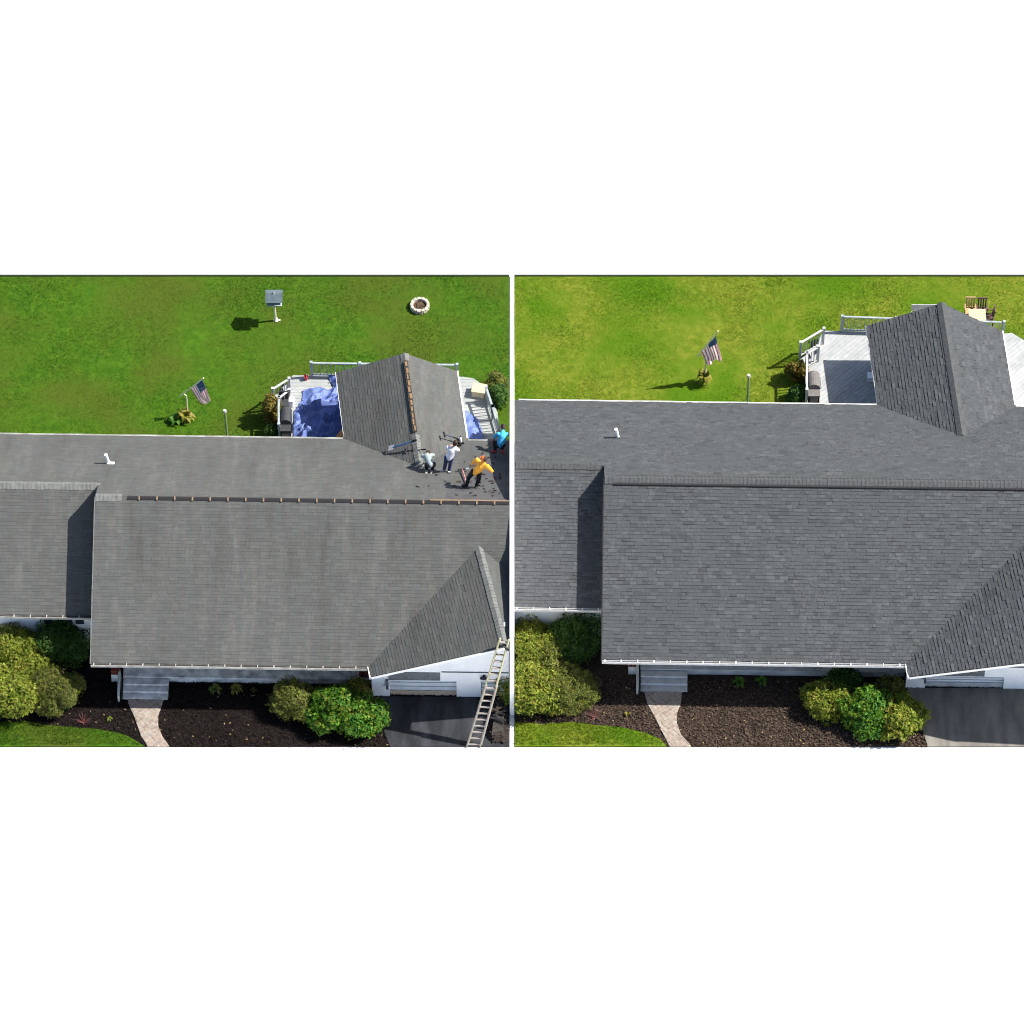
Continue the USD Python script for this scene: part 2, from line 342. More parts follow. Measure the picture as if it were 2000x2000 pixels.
def tufts(poly, n, seed, height, z, spread=.05, width=.012):
    """short blades, three to a tuft, each a bent triangle of its own"""
    rng = np.random.default_rng(seed); p = scatter(poly, n, rng); k = 3
    P = np.repeat(p, k, 0); N = len(P); h = height * rng.uniform(.5, 1.25, N) * (.8 + .4 * np.repeat(meshkit.fbm(np.c_[p * .9, np.zeros(n)], 3, seed), k))
    a = rng.uniform(0, 2 * np.pi, N); d = np.c_[np.cos(a), np.sin(a)]; s = np.c_[-d[:, 1], d[:, 0]]; w = width * rng.uniform(.7, 1.4, N)
    base = P + rng.normal(0, .012, (N, 2)); tip = base + d * (spread * rng.uniform(.3, 1.3, N))[:, None]
    v = np.stack([np.c_[base - s * w[:, None], np.full(N, z)], np.c_[base + s * w[:, None], np.full(N, z)], np.c_[tip, z + h]], 1).reshape(-1, 3)
    return trimesh.Trimesh(v, np.arange(3 * N).reshape(-1, 3), process=False)
def chips(poly, n, seed, z, size):
    """shredded bark pieces, small slanting slabs"""
    rng = np.random.default_rng(seed); p = scatter(poly, n, rng); b = trimesh.creation.box((1, 1, 1)); V = np.array(b.vertices)[None] * np.stack([size * rng.uniform(.5, 1.6, n), size * rng.uniform(.2, .5, n), size * rng.uniform(.12, .3, n)], 1)[:, None]
    a, t = rng.uniform(0, 2 * np.pi, n), rng.normal(0, .5, n)
    c, s, ct, st = np.cos(a)[:, None], np.sin(a)[:, None], np.cos(t)[:, None], np.sin(t)[:, None]
    x, y, zz = V[..., 0] * ct - V[..., 2] * st, V[..., 1], V[..., 0] * st + V[..., 2] * ct
    v = np.stack([x * c - y * s + p[:, :1], x * s + y * c + p[:, 1:], zz + z + rng.uniform(.0, .03, (n, 1))], -1).reshape(-1, 3)
    return trimesh.Trimesh(v, (np.arange(n)[:, None, None] * 8 + np.array(b.faces)[None]).reshape(-1, 3), process=False)

plots = {}
def plot(side, x0, x1, rear_y, path, lawn_edge, drive, mats, seed):
    whole = sbox(x0, FRONT, x1, rear_y); plots[side] = whole
    obj('mulch_bed', wavy_patch(whole, .006, .45, .05, 1.3, seed), mats['mulch'], kind='structure')
    rear = sbox(x0, rear_y, x1, BACK)
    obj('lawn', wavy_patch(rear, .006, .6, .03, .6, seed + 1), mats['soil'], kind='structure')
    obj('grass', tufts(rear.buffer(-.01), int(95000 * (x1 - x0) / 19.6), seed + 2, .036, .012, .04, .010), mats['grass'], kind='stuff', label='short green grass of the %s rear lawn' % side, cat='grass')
    p = thing('lawn_edging', 'thin black strip standing in for a dark line at the far edge of the %s lawn' % side, 'dark_strip')
    obj('strip', box(((x0 + x1) / 2, BACK + .045, .03), (x1 - x0, .07, .06)), 'dark_strip', p)  # plain dark strip standing in for a dark line behind the lawn
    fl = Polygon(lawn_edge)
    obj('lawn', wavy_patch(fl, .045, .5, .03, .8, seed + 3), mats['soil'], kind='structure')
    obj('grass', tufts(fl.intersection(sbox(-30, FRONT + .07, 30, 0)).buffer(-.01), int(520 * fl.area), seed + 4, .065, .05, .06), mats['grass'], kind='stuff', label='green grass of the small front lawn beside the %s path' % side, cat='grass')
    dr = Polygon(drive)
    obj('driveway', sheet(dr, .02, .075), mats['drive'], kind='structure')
    pp = Polygon(path)
    base = thing('path', kind='structure')
    obj('bedding', sheet(pp, .03, .068), 'tan_board', base)
    s = .15; rng = np.random.default_rng(seed + 5); x_0, y_0, x_1, y_1 = pp.buffer(.3).bounds; cx, cy = (x_0 + x_1) / 2, (y_0 + y_1) / 2
    for i in range(-14, 15):
        for j in range(-14, 15):
            q = affinity.translate(affinity.rotate(sbox(i * s, j * s, i * s + s - .016, j * s + s - .016), 38, origin=(0, 0)), cx, cy).intersection(pp)
            if q.is_empty or q.geom_type != 'Polygon' or q.area < .003: continue
            t = rng.uniform(.074, .088); a, b = rng.normal(0, .03, 2); c0 = q.centroid
            obj('paver', prism(q, const(.058), lambda x, y: t + a * (x - c0.x) + b * (y - c0.y)), ('paver', 'paver_b', 'paver_c')[rng.integers(3)], base)
    bed = whole.difference(fl.buffer(.02)).difference(dr.buffer(.02)).difference(pp.buffer(.02)).intersection(sbox(x0, FRONT + .03, x1, -7.4))
    rng = np.random.default_rng(seed + 7); p = scatter(bed, 130, rng); a = rng.uniform(0, 6.28, 130); L = rng.uniform(.02, .05, 130)
    d = np.c_[np.cos(a), np.sin(a), rng.normal(0, .25, 130)] * L[:, None]; w = np.c_[-np.sin(a), np.cos(a), rng.normal(0, .3, 130)] * L[:, None] * .5; c = np.c_[p, np.full(130, .10)]
    obj('fallen_leaves', trimesh.Trimesh(np.stack([c - d, c - w, c + d, c + w], 1).reshape(-1, 3), (np.arange(130)[:, None, None] * 4 + np.array([[0, 1, 2], [0, 2, 3]])[None]).reshape(-1, 3), process=False), 'dry_leaf', kind='stuff', label='dry leaves fallen on the mulch before the %s house' % side, cat='leaves')
    obj('mulch', chips(bed, 13000, seed + 6, .04, .075), mats['chip'], kind='stuff', label='shredded bark mulch of the bed in front of the %s house' % side, cat='mulch')

plot('left', -OUT, -GAP, 3.573-4.0,
     [(-13.295, -8.077),(-11.987, -8.077),(-12.074, -8.512),(-12.179, -8.947),(-12.161, -9.380),(-12.001, -9.811),(-11.738,FRONT+.005),(-12.474,FRONT+.005),(-12.722, -9.811),(-13.008, -8.947),(-13.206, -8.469)],
     [(-OUT,FRONT+.005),(-12.562,FRONT+.005),(-12.853, -10.027),(-13.270, -9.747),(-13.803, -9.617),(-14.248, -9.509),(-15.486, -9.401),(-16.196, -9.293),(-16.695, -9.185),(-17.257, -9.207),(-OUT,-9.228)],
     [(-4.879, -8.120),(-GAP-.004,-8.164),(-GAP-.004,FRONT+.005),(-4.176,FRONT+.005),(-4.396, -9.596),(-4.621, -8.730)],
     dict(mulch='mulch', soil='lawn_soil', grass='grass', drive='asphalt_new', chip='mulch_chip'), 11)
plot('right', GAP, OUT + 5, 5.118-4.0,
     [(4.548, -7.815),(5.875, -7.815),(5.828, -8.404),(5.678, -8.838),(5.669, -9.272),(5.800, -9.747),(6.141,FRONT+.005),(5.404,FRONT+.005),(5.202, -9.747),(4.933, -9.055),(4.662, -8.404)],
     [(GAP+.004,FRONT+.005),(5.316,FRONT+.005),(5.093, -9.941),(4.606, -9.682),(3.783, -9.445),(2.992, -9.358),(1.937, -9.207),(1.056, -9.315),(GAP+.004,-9.207)],
     [(13.646, -7.771),(OUT+5,-7.815),(OUT+5,FRONT+.005),(14.246,FRONT+.005),(14.103, -9.596),(13.905, -8.621)],
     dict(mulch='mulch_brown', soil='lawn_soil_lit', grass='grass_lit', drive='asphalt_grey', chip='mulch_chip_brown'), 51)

# ------------------------------------------------------------------ the houses
def xz_panel(poly, y0, y1):
    m = trimesh.creation.extrude_polygon(poly, 1.0, engine='earcut'); v = np.array(m.vertices)
    m.vertices = np.c_[v[:, 0], y0 + (y1 - y0) * v[:, 2], v[:, 1]]; m.invert(); return m
def house(label, loc, S):
    t = thing('house', label, 'house', loc, -1.0); cut = S['cut']; old = S['old']; new = not old
    yf, yr, ze, ym, zr, k = S['yf'], S['yr'], 2.15, S['ym'], S['zr'], S['k']; xs, xl, xr, yl, zl, ylf = S['xs'], S['xl'], S['xr'], S['yl'], S['zl'], S['ylf']
    fp, rp, lp = (0, k, ze - k * yf), (0, -k, ze + k * yr), (0, k, zl - k * yl)
    # plan shapes of the roof slopes
    A, J, F, C = [np.array(S[q], float) for q in 'AJFC']; d = (F - J)
    B = A + d * (S['By'] - A[1]) / d[1]; D = C + d * (S['Dy'] - C[1]) / d[1]
    wl, wr = plane3(F, J, A), plane3(F, J, C)
    wlp, wrp = Polygon([A[:2], J[:2], F[:2], B[:2]]), Polygon([C[:2], J[:2], F[:2], D[:2]])
    G, H, Kc = [np.array(S[q], float) for q in 'GHK']; r = H - G
    V = Kc - r * (Kc[1] - yf) / r[1]; K2 = np.array([2 * H[0] - Kc[0], 2 * H[1] - Kc[1], ze]); V2 = K2 - r * (K2[1] - yf) / r[1]
    gl, gr_ = plane3(G, H, Kc), plane3(G, H, K2)
    glp, grp = Polygon([G[:2], V[:2], Kc[:2], H[:2]]).intersection(cut), Polygon([G[:2], H[:2], K2[:2], V2[:2]]).intersection(cut)
    slot = .10 if old else 0
    mf = sbox(xs, yf, xr, ym).intersection(cut).difference(Polygon([G[:2], V[:2], V2[:2]]))
    mr = sbox(xs, ym, xr, yr).union(sbox(xl, yl, xs, yr)).intersection(cut).difference(Polygon([A[:2], J[:2], C[:2]]))
    lf = sbox(xl, ylf, xs, yl).intersection(cut)
    slopes = [(mf, fp), (mr, rp), (lf, lp), (wlp, wl), (wrp.intersection(cut), wr), (glp, gl), (grp, gr_)]
    roof = obj('roof', cat_([prism(p, plane(*pl, -.15), plane(*pl, 0)) for p, pl in slopes]), 'roof_deck', t)
    mf2 = mf.difference(sbox(S['slot0'], ym - slot, xr + 1, ym + 1)) if old else mf
    mr2 = mr.difference(sbox(S['slot0'], ym - 1, xr + 1, ym + slot * .5)) if old else mr
    if old:                                          # where the roofers have torn the shingles off
        torn = Polygon(S['torn']).intersection(mr2); mr2 = mr2.difference(torn)
        obj('underlayment', prism(torn, plane(*rp, -.01), plane(*rp, .004)), 'underlayment', roof)
    sm = 'shingle_old' if old else 'shingle_new'
    for i, (p, pl) in enumerate([(mf2, fp), (mr2, rp), (lf, lp), (wlp, wl), (wrp.intersection(cut), wr), (glp, gl), (grp, gr_)]):
        if p.area < .02: continue
        if old: m = shingles(p, pl, .115, S['seed'] + i, .25, .34, .005, .015, .003)
        else: m = shingles(p, pl, .125, S['seed'] + i, .10, .32, .005, .032, .004)
        obj('shingles', m, sm, roof, kind='stuff')
    cm = 'shingle_worn' if old else 'cap_new'
    L3 = lambda *q: np.array(q, float)
    if old:
        caps(roof, (xs, ym, zr), (S['slot0'] - .1, ym, zr), k, .16, cm, 1)
        caps(roof, (S['slotw'], yl, zl), (xs + .1, yl, zl), k, .17, cm, 2)
        caps(roof, H + [0, .1, 0], G + (H - G) * -.02, .42, .14, cm, 3)
        caps(roof, F, F + (J - F) * .07, .55, .15, cm, 4)
        caps(roof, J + (F - J) * .0, J + (F - J) * .28, .55, .15, cm, 5)
        xe = 9.9
        obj('ridge_slot', box(((S['slot0'] + xe) / 2, ym - .045, zr - .03), (xe - S['slot0'], .12, .02), rx=8), 'black', roof)
        for q in range(40):
            x = S['slot0'] + .42 + q * .61
            if x > xe - .1: break
            obj('rafter', box((x, ym - .05, zr - .015), (.05, .15, .035)), 'old_lumber', roof)
        obj('ridge_board', box(((S['rb0'] + xe) / 2, ym + .035, zr - .005), (xe - S['rb0'], .05, .03)), 'old_lumber', roof)
        rng = np.random.default_rng(9); a, b = F + (J - F) * .075, F + (J - F) * .70; n = 11
        obj('ridge_slot', beam(a + [0, 0, .03], b + [0, 0, .03], .15, .015), 'debris_dark', roof)
        for q in range(n):
            p0, p1 = a + (b - a) * (q + .06 + rng.uniform(0, .1)) / n, a + (b - a) * (q + .8 + rng.uniform(0, .12)) / n; o = np.array([rng.uniform(-.02, .02), 0, .05])
            obj('sheathing_board', beam(p0 + o, p1 + o, rng.uniform(.05, .09), .02), 'plywood', roof)
    else:
        obj('ridge_vent', beam((xs + .35, ym - .03, zr - .05), (xr, ym - .03, zr - .05), .40, .05), 'roof_deck', roof)
        caps(roof, (xs + .02, ym, zr + .015), (min(xr, 12.2), ym, zr + .015), k * .9, .19, cm, 1)
        caps(roof, (S['slotw'], yl, zl + .02), (xs - .1, yl, zl + .02), k, .17, cm, 2)
        caps(roof, F, J, .46, .17, cm, 4, lift=.03)
    # walls
    W = [(sbox(xs + .3, yf + 1.9, xr, ym), fp), (sbox(xs + .3, ym, xr, yr - .4), rp), (sbox(xl, ylf + .5, xs + .3, yl), lp), (sbox(xl, yl, xs + .3, yr - .4), rp)]
    c = (A + C) / 2; inset = lambda P: affinity.scale(P, .86, .94, origin=(c[0], c[1]))
    W += [(inset(wlp), wl), (inset(wrp), wr)]
    gy = S['gy']; body = sbox(S['gx'], gy + .18, min(xr, S['gxe']), yf + 2.0)
    W += [(body.intersection(glp), gl), (body.intersection(grp), gr_)]
    obj('wall', cat_([prism(p.intersection(cut), const(0.0), plane(*pl, -.16)) for p, pl in W if p.intersection(cut).area > .01]), 'siding', t)
    # garage front with its openings
    xe = S['gxe']; zt = lambda x: (gl[0] * x + gl[1] * gy + gl[2] - .16)
    xa = min(xe, H[0]); pts = [(S['gx'], 0), (xe, 0)] + ([(xe, gr_[0] * xe + gr_[1] * gy + gr_[2] - .16)] if xe > H[0] else []) + [(xa, zt(xa)), (S['gx'], zt(S['gx']))]
    gf = Polygon(pts)
    for (a, b) in S['doors']: gf = gf.difference(sbox(a, -.1, b, S['dz']))
    obj('garage_front', xz_panel(gf, gy, gy + .17), 'siding', t)
    for (a, b) in S['doors']:
        dp = obj('garage_door', box(((a + b) / 2, gy + .13, S['dz'] / 2 + .14), (b - a - .01, .05, S['dz'] - .28)), 'door_panel', t)
        for q in range(1, 3): obj('panel_rib', box(((a + b) / 2, gy + .10, .28 + q * (S['dz'] - .28) / 3), (b - a - .02, .02, .012)), 'grey_panel', dp)
        obj('base_board', box(((a + b) / 2, gy + .10, .15), (b - a - .02, .07, .29)), S['base'], dp)
    a0, a1, z0, z1 = S['panel']
    obj('grey_panel', box(((a0 + a1) / 2, gy - .012, (z0 + z1) / 2), (a1 - a0, .02, z1 - z0)), 'grey_panel', t)
    obj('trim_board', box(((a1 + xe) / 2 + .02, gy - .015, z1 + .05), (xe - a1 - .06, .03, .035)), 'grey_panel', t)
    if S.get('lamp'):
        x, z = S['lamp']; m = trimesh.creation.icosphere(subdivisions=2, radius=.1); m.apply_scale((1.5, .8, .55)); m.apply_translation((x, gy - .1, z))
        lm = obj('wall_lamp', m, 'lamp_dark', t, smooth=True); obj('bracket', box((x, gy - .02, z + .02), (.08, .05, .1)), 'iron', lm)
    x, z0, z1 = S['spout']; ds = obj('downspout', box((x, gy - .05, (z0 + z1) / 2), (.085, .08, z1 - z0)), 'grey_panel', t)
    obj('outlet', box((x, gy - .10, z0 - .02), (.09, .16, .06), rx=25), 'grey_panel', ds)
    # fascias, gutters, rakes
    rk = lambda p, q, w=.035, h=.13, dz=-.06: beam(np.array(p) + [0, 0, dz], np.array(q) + [0, 0, dz], w, h)
    cl = lambda q0, q1, x: q0 + (q1 - q0) * (x - q0[0]) / (q1[0] - q0[0])
    hx = min(H[0], xe); obj('rake_board', rk(Kc + [.02, -.02, 0], cl(Kc, H, hx) + [0, -.02, 0], .03, .08), 'trim', t)
    obj('fascia', rk(V + [-.02, 0, 0], Kc + [-.02, -.02, 0]), 'trim', t)
    obj('fascia', rk(A + [-.01, .1, 0], B + [-.01, .02, 0], .03 if old else .015), 'trim', t)
    obj('fascia', rk(C + [.02, .1, 0], D + [.02, .02, 0], .055), 'trim', t)
    obj('rake_board', rk(B + [.03, -.05, 0], F + [0, -.05, 0], .03, .10, -.16), 'trim', t); obj('rake_board', rk(D + [-.03, -.05, 0], F + [0, -.05, 0], .03, .10, -.16), 'trim', t)
    obj('rake_board', rk((xs - .02, yf, ze), (xs - .02, ym, zr)), 'shingle_worn' if old else 'roof_deck', t)
    def gutter(x0, x1, y, z, out, debris=False):
        L = x1 - x0; xm = (x0 + x1) / 2
        m = cat_([box((xm, y + out * .02, z - .06), (L, .02, .11)), box((xm, y + out * .10, z - .055), (L, .014, .10)), box((xm, y + out * .055, z - .105), (L, .09, .012)), box((xm, y + out * .10, z - .002), (L, .02, .012))])
        gp = obj('gutter', m, 'gutter_old' if debris else 'gutter', t)
        if debris:
            rng = np.random.default_rng(5)
            obj('gutter_debris', box((xm, y + out * .055, z - .03), (L - .02, .072, .06)), 'debris_dark', gp)
        for q in range(int(L / .56) + 1):
            x = x0 + .1 + q * .56
            if x < x1 - .05: obj('hanger', box((x, y + out * .05, z + .005), (.035, .11, .012)), 'hanger_old' if debris else 'trim', gp)
    gutter(xs, V[0] - .05, yf, ze - .0, -1, old)
    gutter(max(xl, S['gl']), xs - .03, ylf, S['zlf'] - .0, -1, old)
    for a, b in ((max(xl, S['gl']), A[0] - .03), (C[0] + .03, S['gr'])):
        obj('gutter', cat_([box(((a + b) / 2, yr + .03, ze - .05), (b - a, .06, .10)), box(((a + b) / 2, yr + .055, ze - .01), (b - a, .018, .03))]), 'gutter_old' if old else 'gutter', t)
    # porch, steps, stair rail, piers
    px0, px1, fy = S['px0'], S['gx'] - .02, S['fy']
    obj('porch_floor', cat_([box(((px0 + px1) / 2, (fy + yf + 2) / 2, .175), (px1 - px0, yf + 2 - fy, .35)), box(((px0 + px1) / 2, fy - .01, .33), (px1 - px0, .03, .05))]), 'concrete_pale' if old else 'concrete', t)
    sx0, sx1 = S['sx']
    for q in range(3):
        h = .35 - .117 * (q + 1) + .0; top = .35 - .117 * q - .05 if q else .30
        obj('step', box(((sx0 + sx1) / 2, fy - .125 - .25 * q - .03, (.27 - .09 * q) / 2 + .01), (sx1 - sx0, .25, .27 - .09 * q)), 'concrete_pale' if old else 'concrete_step', t)
    rl = obj('stair_rail', cat_([beam((sx0 - .12, fy - .05, .62), (sx0 - .12, fy - .85, .40), .09, .05), box((sx0 - .12, fy - .85, .2), (.07, .07, .42)), box((sx0 - .12, fy - .02, .32), (.07, .07, .62))]), 'rail_white', t)
    for q in range(7): obj('baluster', box((sx0 - .06, fy - .12 - .1 * q, .27 - .02 * q), (.02, .02, .5 - .04 * q)), 'iron', rl)
    obj('stringer', box((sx0 - .035, fy - .42, .12), (.05, .8, .24)), 'iron', rl)
    for (x, y, h) in S['piers']:
        pr = obj('porch_pier', box((x, y, h / 2), (.30, .26, h)), 'trim', t)
        for q in range(3):
            for w in range(2): obj('brick', box((x - .075 + .15 * w, y, h + .04 + q * .07), (.14, .24, .062)), 'brick', pr)
    # roof vent pipe
    x, y = S['pipe']; z = rp[1] * y + rp[2]
    pp = obj('vent_pipe', cat_([tube((x, y, z - .05), (x - .09, y + .02, z + .44), .055, .055, 12), tube((x - .09, y + .02, z + .44), (x - .092, y + .02, z + .455), .062, .062, 12)]), 'pvc', t)
    obj('flashing', cat_([tube((x, y, z), (x, y, z + .07), .10, .06, 12), box((x + (.06 if old else 0), y, z + .02), (.26, .2, .012), rx=-math.degrees(math.atan(k)))]), 'pvc' if old else 'cap_new', pp)
    for (a, b, z0, z1) in S.get('windows', []):
        wy = ylf + .5; wf = obj('window', cat_([box(((a + b) / 2, wy - .02, (z0 + z1) / 2), (b - a, .06, z1 - z0))]), 'trim', t)
        obj('pane', box(((a + b) / 2, wy - .045, (z0 + z1) / 2), (b - a - .05, .04, z1 - z0 - .05)), 'glass_dark', wf)
    return t

left_house = house('grey house with weathered stripped roof under repair and roofers on it', (-10, -3, 0), dict(
    old=True, seed=100, cut=half(-1, -.01745, 9.905).intersection(half(1, 0, 8.9)), yf=-5.30, yr=4.674, ym=-.313, zr=5.031, k=.5778, xs=-4.30, xl=-8.9, xr=10.2, yl=.58, zl=4.515, ylf=-3.36, zlf=2.24,
    A=(3.979, 4.674, 2.15), J=(6.744, 2.412, 3.457), F=(6.05, 7.559, 3.457), C=(8.326, 4.674, 2.15), By=7.70, Dy=7.84,
    G=(8.89, -1.675, 4.244), H=(9.846, -5.933, 4.244), K=(5.281, -5.724, 2.15), slot0=-3.211, slotw=-8.9, rb0=7.198,
    gx=5.262, gxe=9.98, gy=-5.0, doors=[(5.88, 8.18), (9.02, 9.97)], dz=.98, base='tan_board', panel=(5.85, 7.62, 1.02, 1.47), lamp=(9.13, 1.30), spout=(5.80, .72, 1.06),
    gl=-8.85, gr=9.80, px0=-3.36, fy=-4.52, sx=(-3.34, -1.78), piers=[(-3.62, -4.42, .44), (4.95, -4.38, .42)], pipe=(-4.10, 2.36),
    torn=[(7.684, -0.178),(7.732, 0.522),(8.146, 0.866),(8.284, 1.621),(8.722, 1.886),(8.843, 2.776),(9.177, 3.042),(9.249, 3.857),(9.657, 4.215),(9.95,3.6),(9.95,-.3),(8.952, -0.261)],
    windows=[(-6.176,-5.804,1.15,1.95),(-5.768,-5.130,1.15,1.95),(-5.077,-4.740,1.15,1.95)]))
right_house = house('dark grey house with newly shingled roof and clean white gutters', (8.5, -3, 0), dict(
    old=False, seed=200, cut=half(1, .01745, 8.405), yf=-5.18, yr=6.219, ym=.52, zr=4.937, k=.4889, xs=-5.335, xl=-9, xr=15.3, yl=1.47, zl=4.472, ylf=-3.066, zlf=2.255,
    A=(4.393, 6.219, 2.15), J=(7.247, 3.922, 3.273), F=(6.724, 10.064, 3.273), C=(9.268, 6.219, 2.15), By=9.89, Dy=9.73,
    G=(9.6, -.9, 4.243), H=(10.4, -6.35, 4.243), K=(5.134, -5.727, 2.15), slot0=0, slotw=-8.4, rb0=0,
    gx=5.176, gxe=15.2, gy=-4.65, doors=[(5.85, 8.55), (9.35, 12.05)], dz=.72, base='concrete', panel=(5.95, 7.85, .78, 1.30), spout=(5.82, .60, .92),  # panel: grey patch standing in for shade below the rake
    gl=-8.37, gr=15.2, px0=-3.98, fy=-4.20, sx=(-3.97, -2.36), piers=[(-4.25, -4.10, .44)], pipe=(-4.83, 3.50)))

# thin white panel, added so the gap between the plots stays white
def outline(S): return S
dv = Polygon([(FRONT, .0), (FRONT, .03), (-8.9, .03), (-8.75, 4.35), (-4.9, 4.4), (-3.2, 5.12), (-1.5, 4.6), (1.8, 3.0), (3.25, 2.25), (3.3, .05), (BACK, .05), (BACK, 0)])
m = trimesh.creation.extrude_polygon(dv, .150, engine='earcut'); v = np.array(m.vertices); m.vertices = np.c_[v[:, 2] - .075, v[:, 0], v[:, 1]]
p = thing('divider_wall', 'thin white panel added in the gap between the left plot and the right plot', 'wall')
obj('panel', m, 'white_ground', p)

# ------------------------------------------------------------------ decks behind the houses
def railing(parent, pts, h, mat, zf=.45, gap=.13, posts=True, cap=.07):
    """posts, two rails and balusters along a line of points given at floor level"""
    r = thing('railing', parent=parent)
    for (a, b) in zip(pts[:-1], pts[1:]):
        a, b = np.array([*a, zf]), np.array([*b, zf]); L = np.linalg.norm(b - a); n = max(1, int(L / 1.75)); u = (b - a) / L
        for q in range(n + 1):
            c = a + (b - a) * q / n
            obj('post', cat_([box(c + [0, 0, h / 2 + .02], (.08, .08, h + .06)), box(c + [0, 0, h + .06], (.10, .10, .03))]), mat, r)
        obj('top_rail', beam(a + [0, 0, h], b + [0, 0, h], cap, .045), mat, r)
        obj('bottom_rail', beam(a + [0, 0, .10], b + [0, 0, .10], .05, .05), mat, r)
        k = int(L / gap)
        obj('balusters', cat_([box(a + u * (q + .5) * L / k + [0, 0, h / 2 + .03], (.03, .03, h - .1)) for q in range(k)]), mat, r, kind='stuff')
    return r
def deck(label, poly, angle, mats, stair, rails, rails2, under, h):
    t = thing('deck', label, 'deck'); P = Polygon(poly); c = P.centroid
    obj('frame', prism(P.buffer(-.03), const(.02), const(.405)), 'rail_white', t)
    k = 0
    for i in range(-60, 61):
        q = affinity.rotate(sbox(c.x - 20, c.y + i * .145, c.x + 20, c.y + i * .145 + .137), angle, origin=(c.x, c.y)).intersection(P)
        for g in (q.geoms if hasattr(q, 'geoms') else [q]):
            if g.geom_type == 'Polygon' and g.area > .002:
                obj('board', prism(g, const(.412), const(.45 + .003 * (k % 2))), mats[(k * 7 // 3) % 2], t); k += 1
    if stair is not None:
        S = np.array(stair)                       # upper edge a,b then lower edge c,d
        for q, z in ((0, .30), (1, .15)):
            w = lambda s: [S[0] + (S[3] - S[0]) * s, S[1] + (S[2] - S[1]) * s]
            u, v = w(q / 2), w(q / 2 + .5)
            obj('tread', prism(Polygon([u[0], u[1], v[1], v[0]]), const(z - .05), const(z)), mats[0], t)
    for r in rails: railing(t, r, h, 'rail_white')
    for r in rails2: railing(t, r, h, 'rail_grey')
    return t
Z = .45
deck('light grey deck with blue tarps around the rear wing of the stripped house',
     [(-8.307, 2.435),(-8.379, 4.988),(-8.020, 5.347),(-8.030, 5.730),(-7.924, 5.922),(-1.758, 5.850),(-1.388, 5.778),(-0.905, 5.347),(-0.515, 4.180),(-0.403, 2.435)], 0, ('deck_grey', 'deck_grey_b'),
     [(-8.012, 5.754),(-8.001, 5.323),(-8.359, 4.917),(-8.571, 5.227)],
     [[(-8.340, 4.251),(-8.000, 4.607)], [(-8.591, 4.655),(-8.014, 5.132)]], [[(-8.324, 3.022),(-8.359, 4.275)], [(-7.238, 5.874),(-1.980, 5.778)], [(-0.922, 4.726),(-0.699, 3.848),(-0.458, 2.857)]], None, .75)
deck('pale deck with diagonal boards around the rear wing of the newly roofed house',
     [(10.572, 3.848),(10.669, 6.571),(11.073, 6.957),(11.089, 7.393),(11.336, 8.024),(17.797, 7.878),(18.192, 7.927),(18.829, 7.393),(19.306, 6.716),(19.121, 3.848)], 45, ('deck_tan', 'deck_tan_b'),
     [(11.111, 7.490),(11.091, 6.957),(10.705, 6.547),(10.440, 6.909)],
     [[(10.579, 4.560),(10.640, 6.282)], [(10.658, 6.258),(11.077, 6.571)], [(10.434, 6.764),(11.295, 7.417)]], [[(11.988, 8.000),(17.845, 7.733)]], None, .82)

# tarps: crumpled sheets lying on the left deck
def tarp(poly, seed, label, amp=.24, zb=.47):
    P = Polygon(poly); m = wavy_patch(P, 0, .06, 0.0, 1.0, 1); v = np.array(m.vertices); p = np.c_[v[:, :2], np.zeros(len(v))]
    w = meshkit.fbm(p * 1.1, 3, seed); q = p + .7 * np.c_[meshkit.noise(p * 1.3, seed + 1), meshkit.noise(p * 1.3, seed + 2), np.zeros(len(v))]
    ridge = 1 - np.abs(2 * meshkit.noise(q * 2.1, seed + 3) - 1); ridge2 = 1 - np.abs(2 * meshkit.noise(q * 3.9, seed + 4) - 1)
    edge = np.minimum(1, shapely.distance(P.exterior, shapely.points(v[:, 0], v[:, 1])) / .25)
    v[:, 2] = zb + (amp * .7 * w + amp * 1.1 * ridge ** 5 + amp * .8 * ridge2 ** 4) * (.25 + .75 * edge); m.vertices = v; m.merge_vertices()
    t = thing('tarp', label, 'tarp'); obj('sheet', m, 'tarp', t, smooth=50)
    rng = np.random.default_rng(seed); c = np.array(P.exterior.coords)
    for k in range(len(c) - 1):
        a = c[k] * .96 + np.array(P.centroid.coords[0]) * .04
        obj('eyelet', tube((a[0], a[1], zb + .05), (a[0], a[1], zb + .065), .022, .022, 8), 'steel', t)
tarp([(-7.813, 2.435),(-7.840, 4.132),(-7.561, 4.750),(-7.535, 5.179),(-7.242, 5.275),(-6.911, 5.347),(-6.630, 5.179),(-6.431, 5.347),(-6.566, 5.634),(-6.683, 5.874),(-5.552, 5.826),(-5.489, 2.435)], 3, 'large crumpled blue tarp spread on the deck beside the grill')
tarp([(-1.878, 4.322),(-1.583, 4.180),(-1.213, 3.848),(-1.102, 3.423),(-0.915, 2.435),(-1.921, 2.435)], 8, 'small blue tarp on the narrow right side of the deck', .12)
t = thing('plywood_sheet', 'orange plywood offcut leaning where the rear wing meets the main roof', 'plywood')
a, b, c = np.array((-6.390, 2.485, 1.000)), np.array((-5.915, 2.485, 1.000)), np.array((-6.001, 3.096, 1.000))
obj('sheet', prism(Polygon([a[:2], b[:2], c[:2]]), const(.98), const(1.0)), 'plywood_orange', t)
obj('batten', beam(a + [0, .03, -.04], b + [0, .03, -.04], .04, .04), 'wood', t)
obj('prop', box(((a + b) / 2) * [1, 1, 0] + [0, .05, .72], (.05, .05, .52)), 'wood', t)

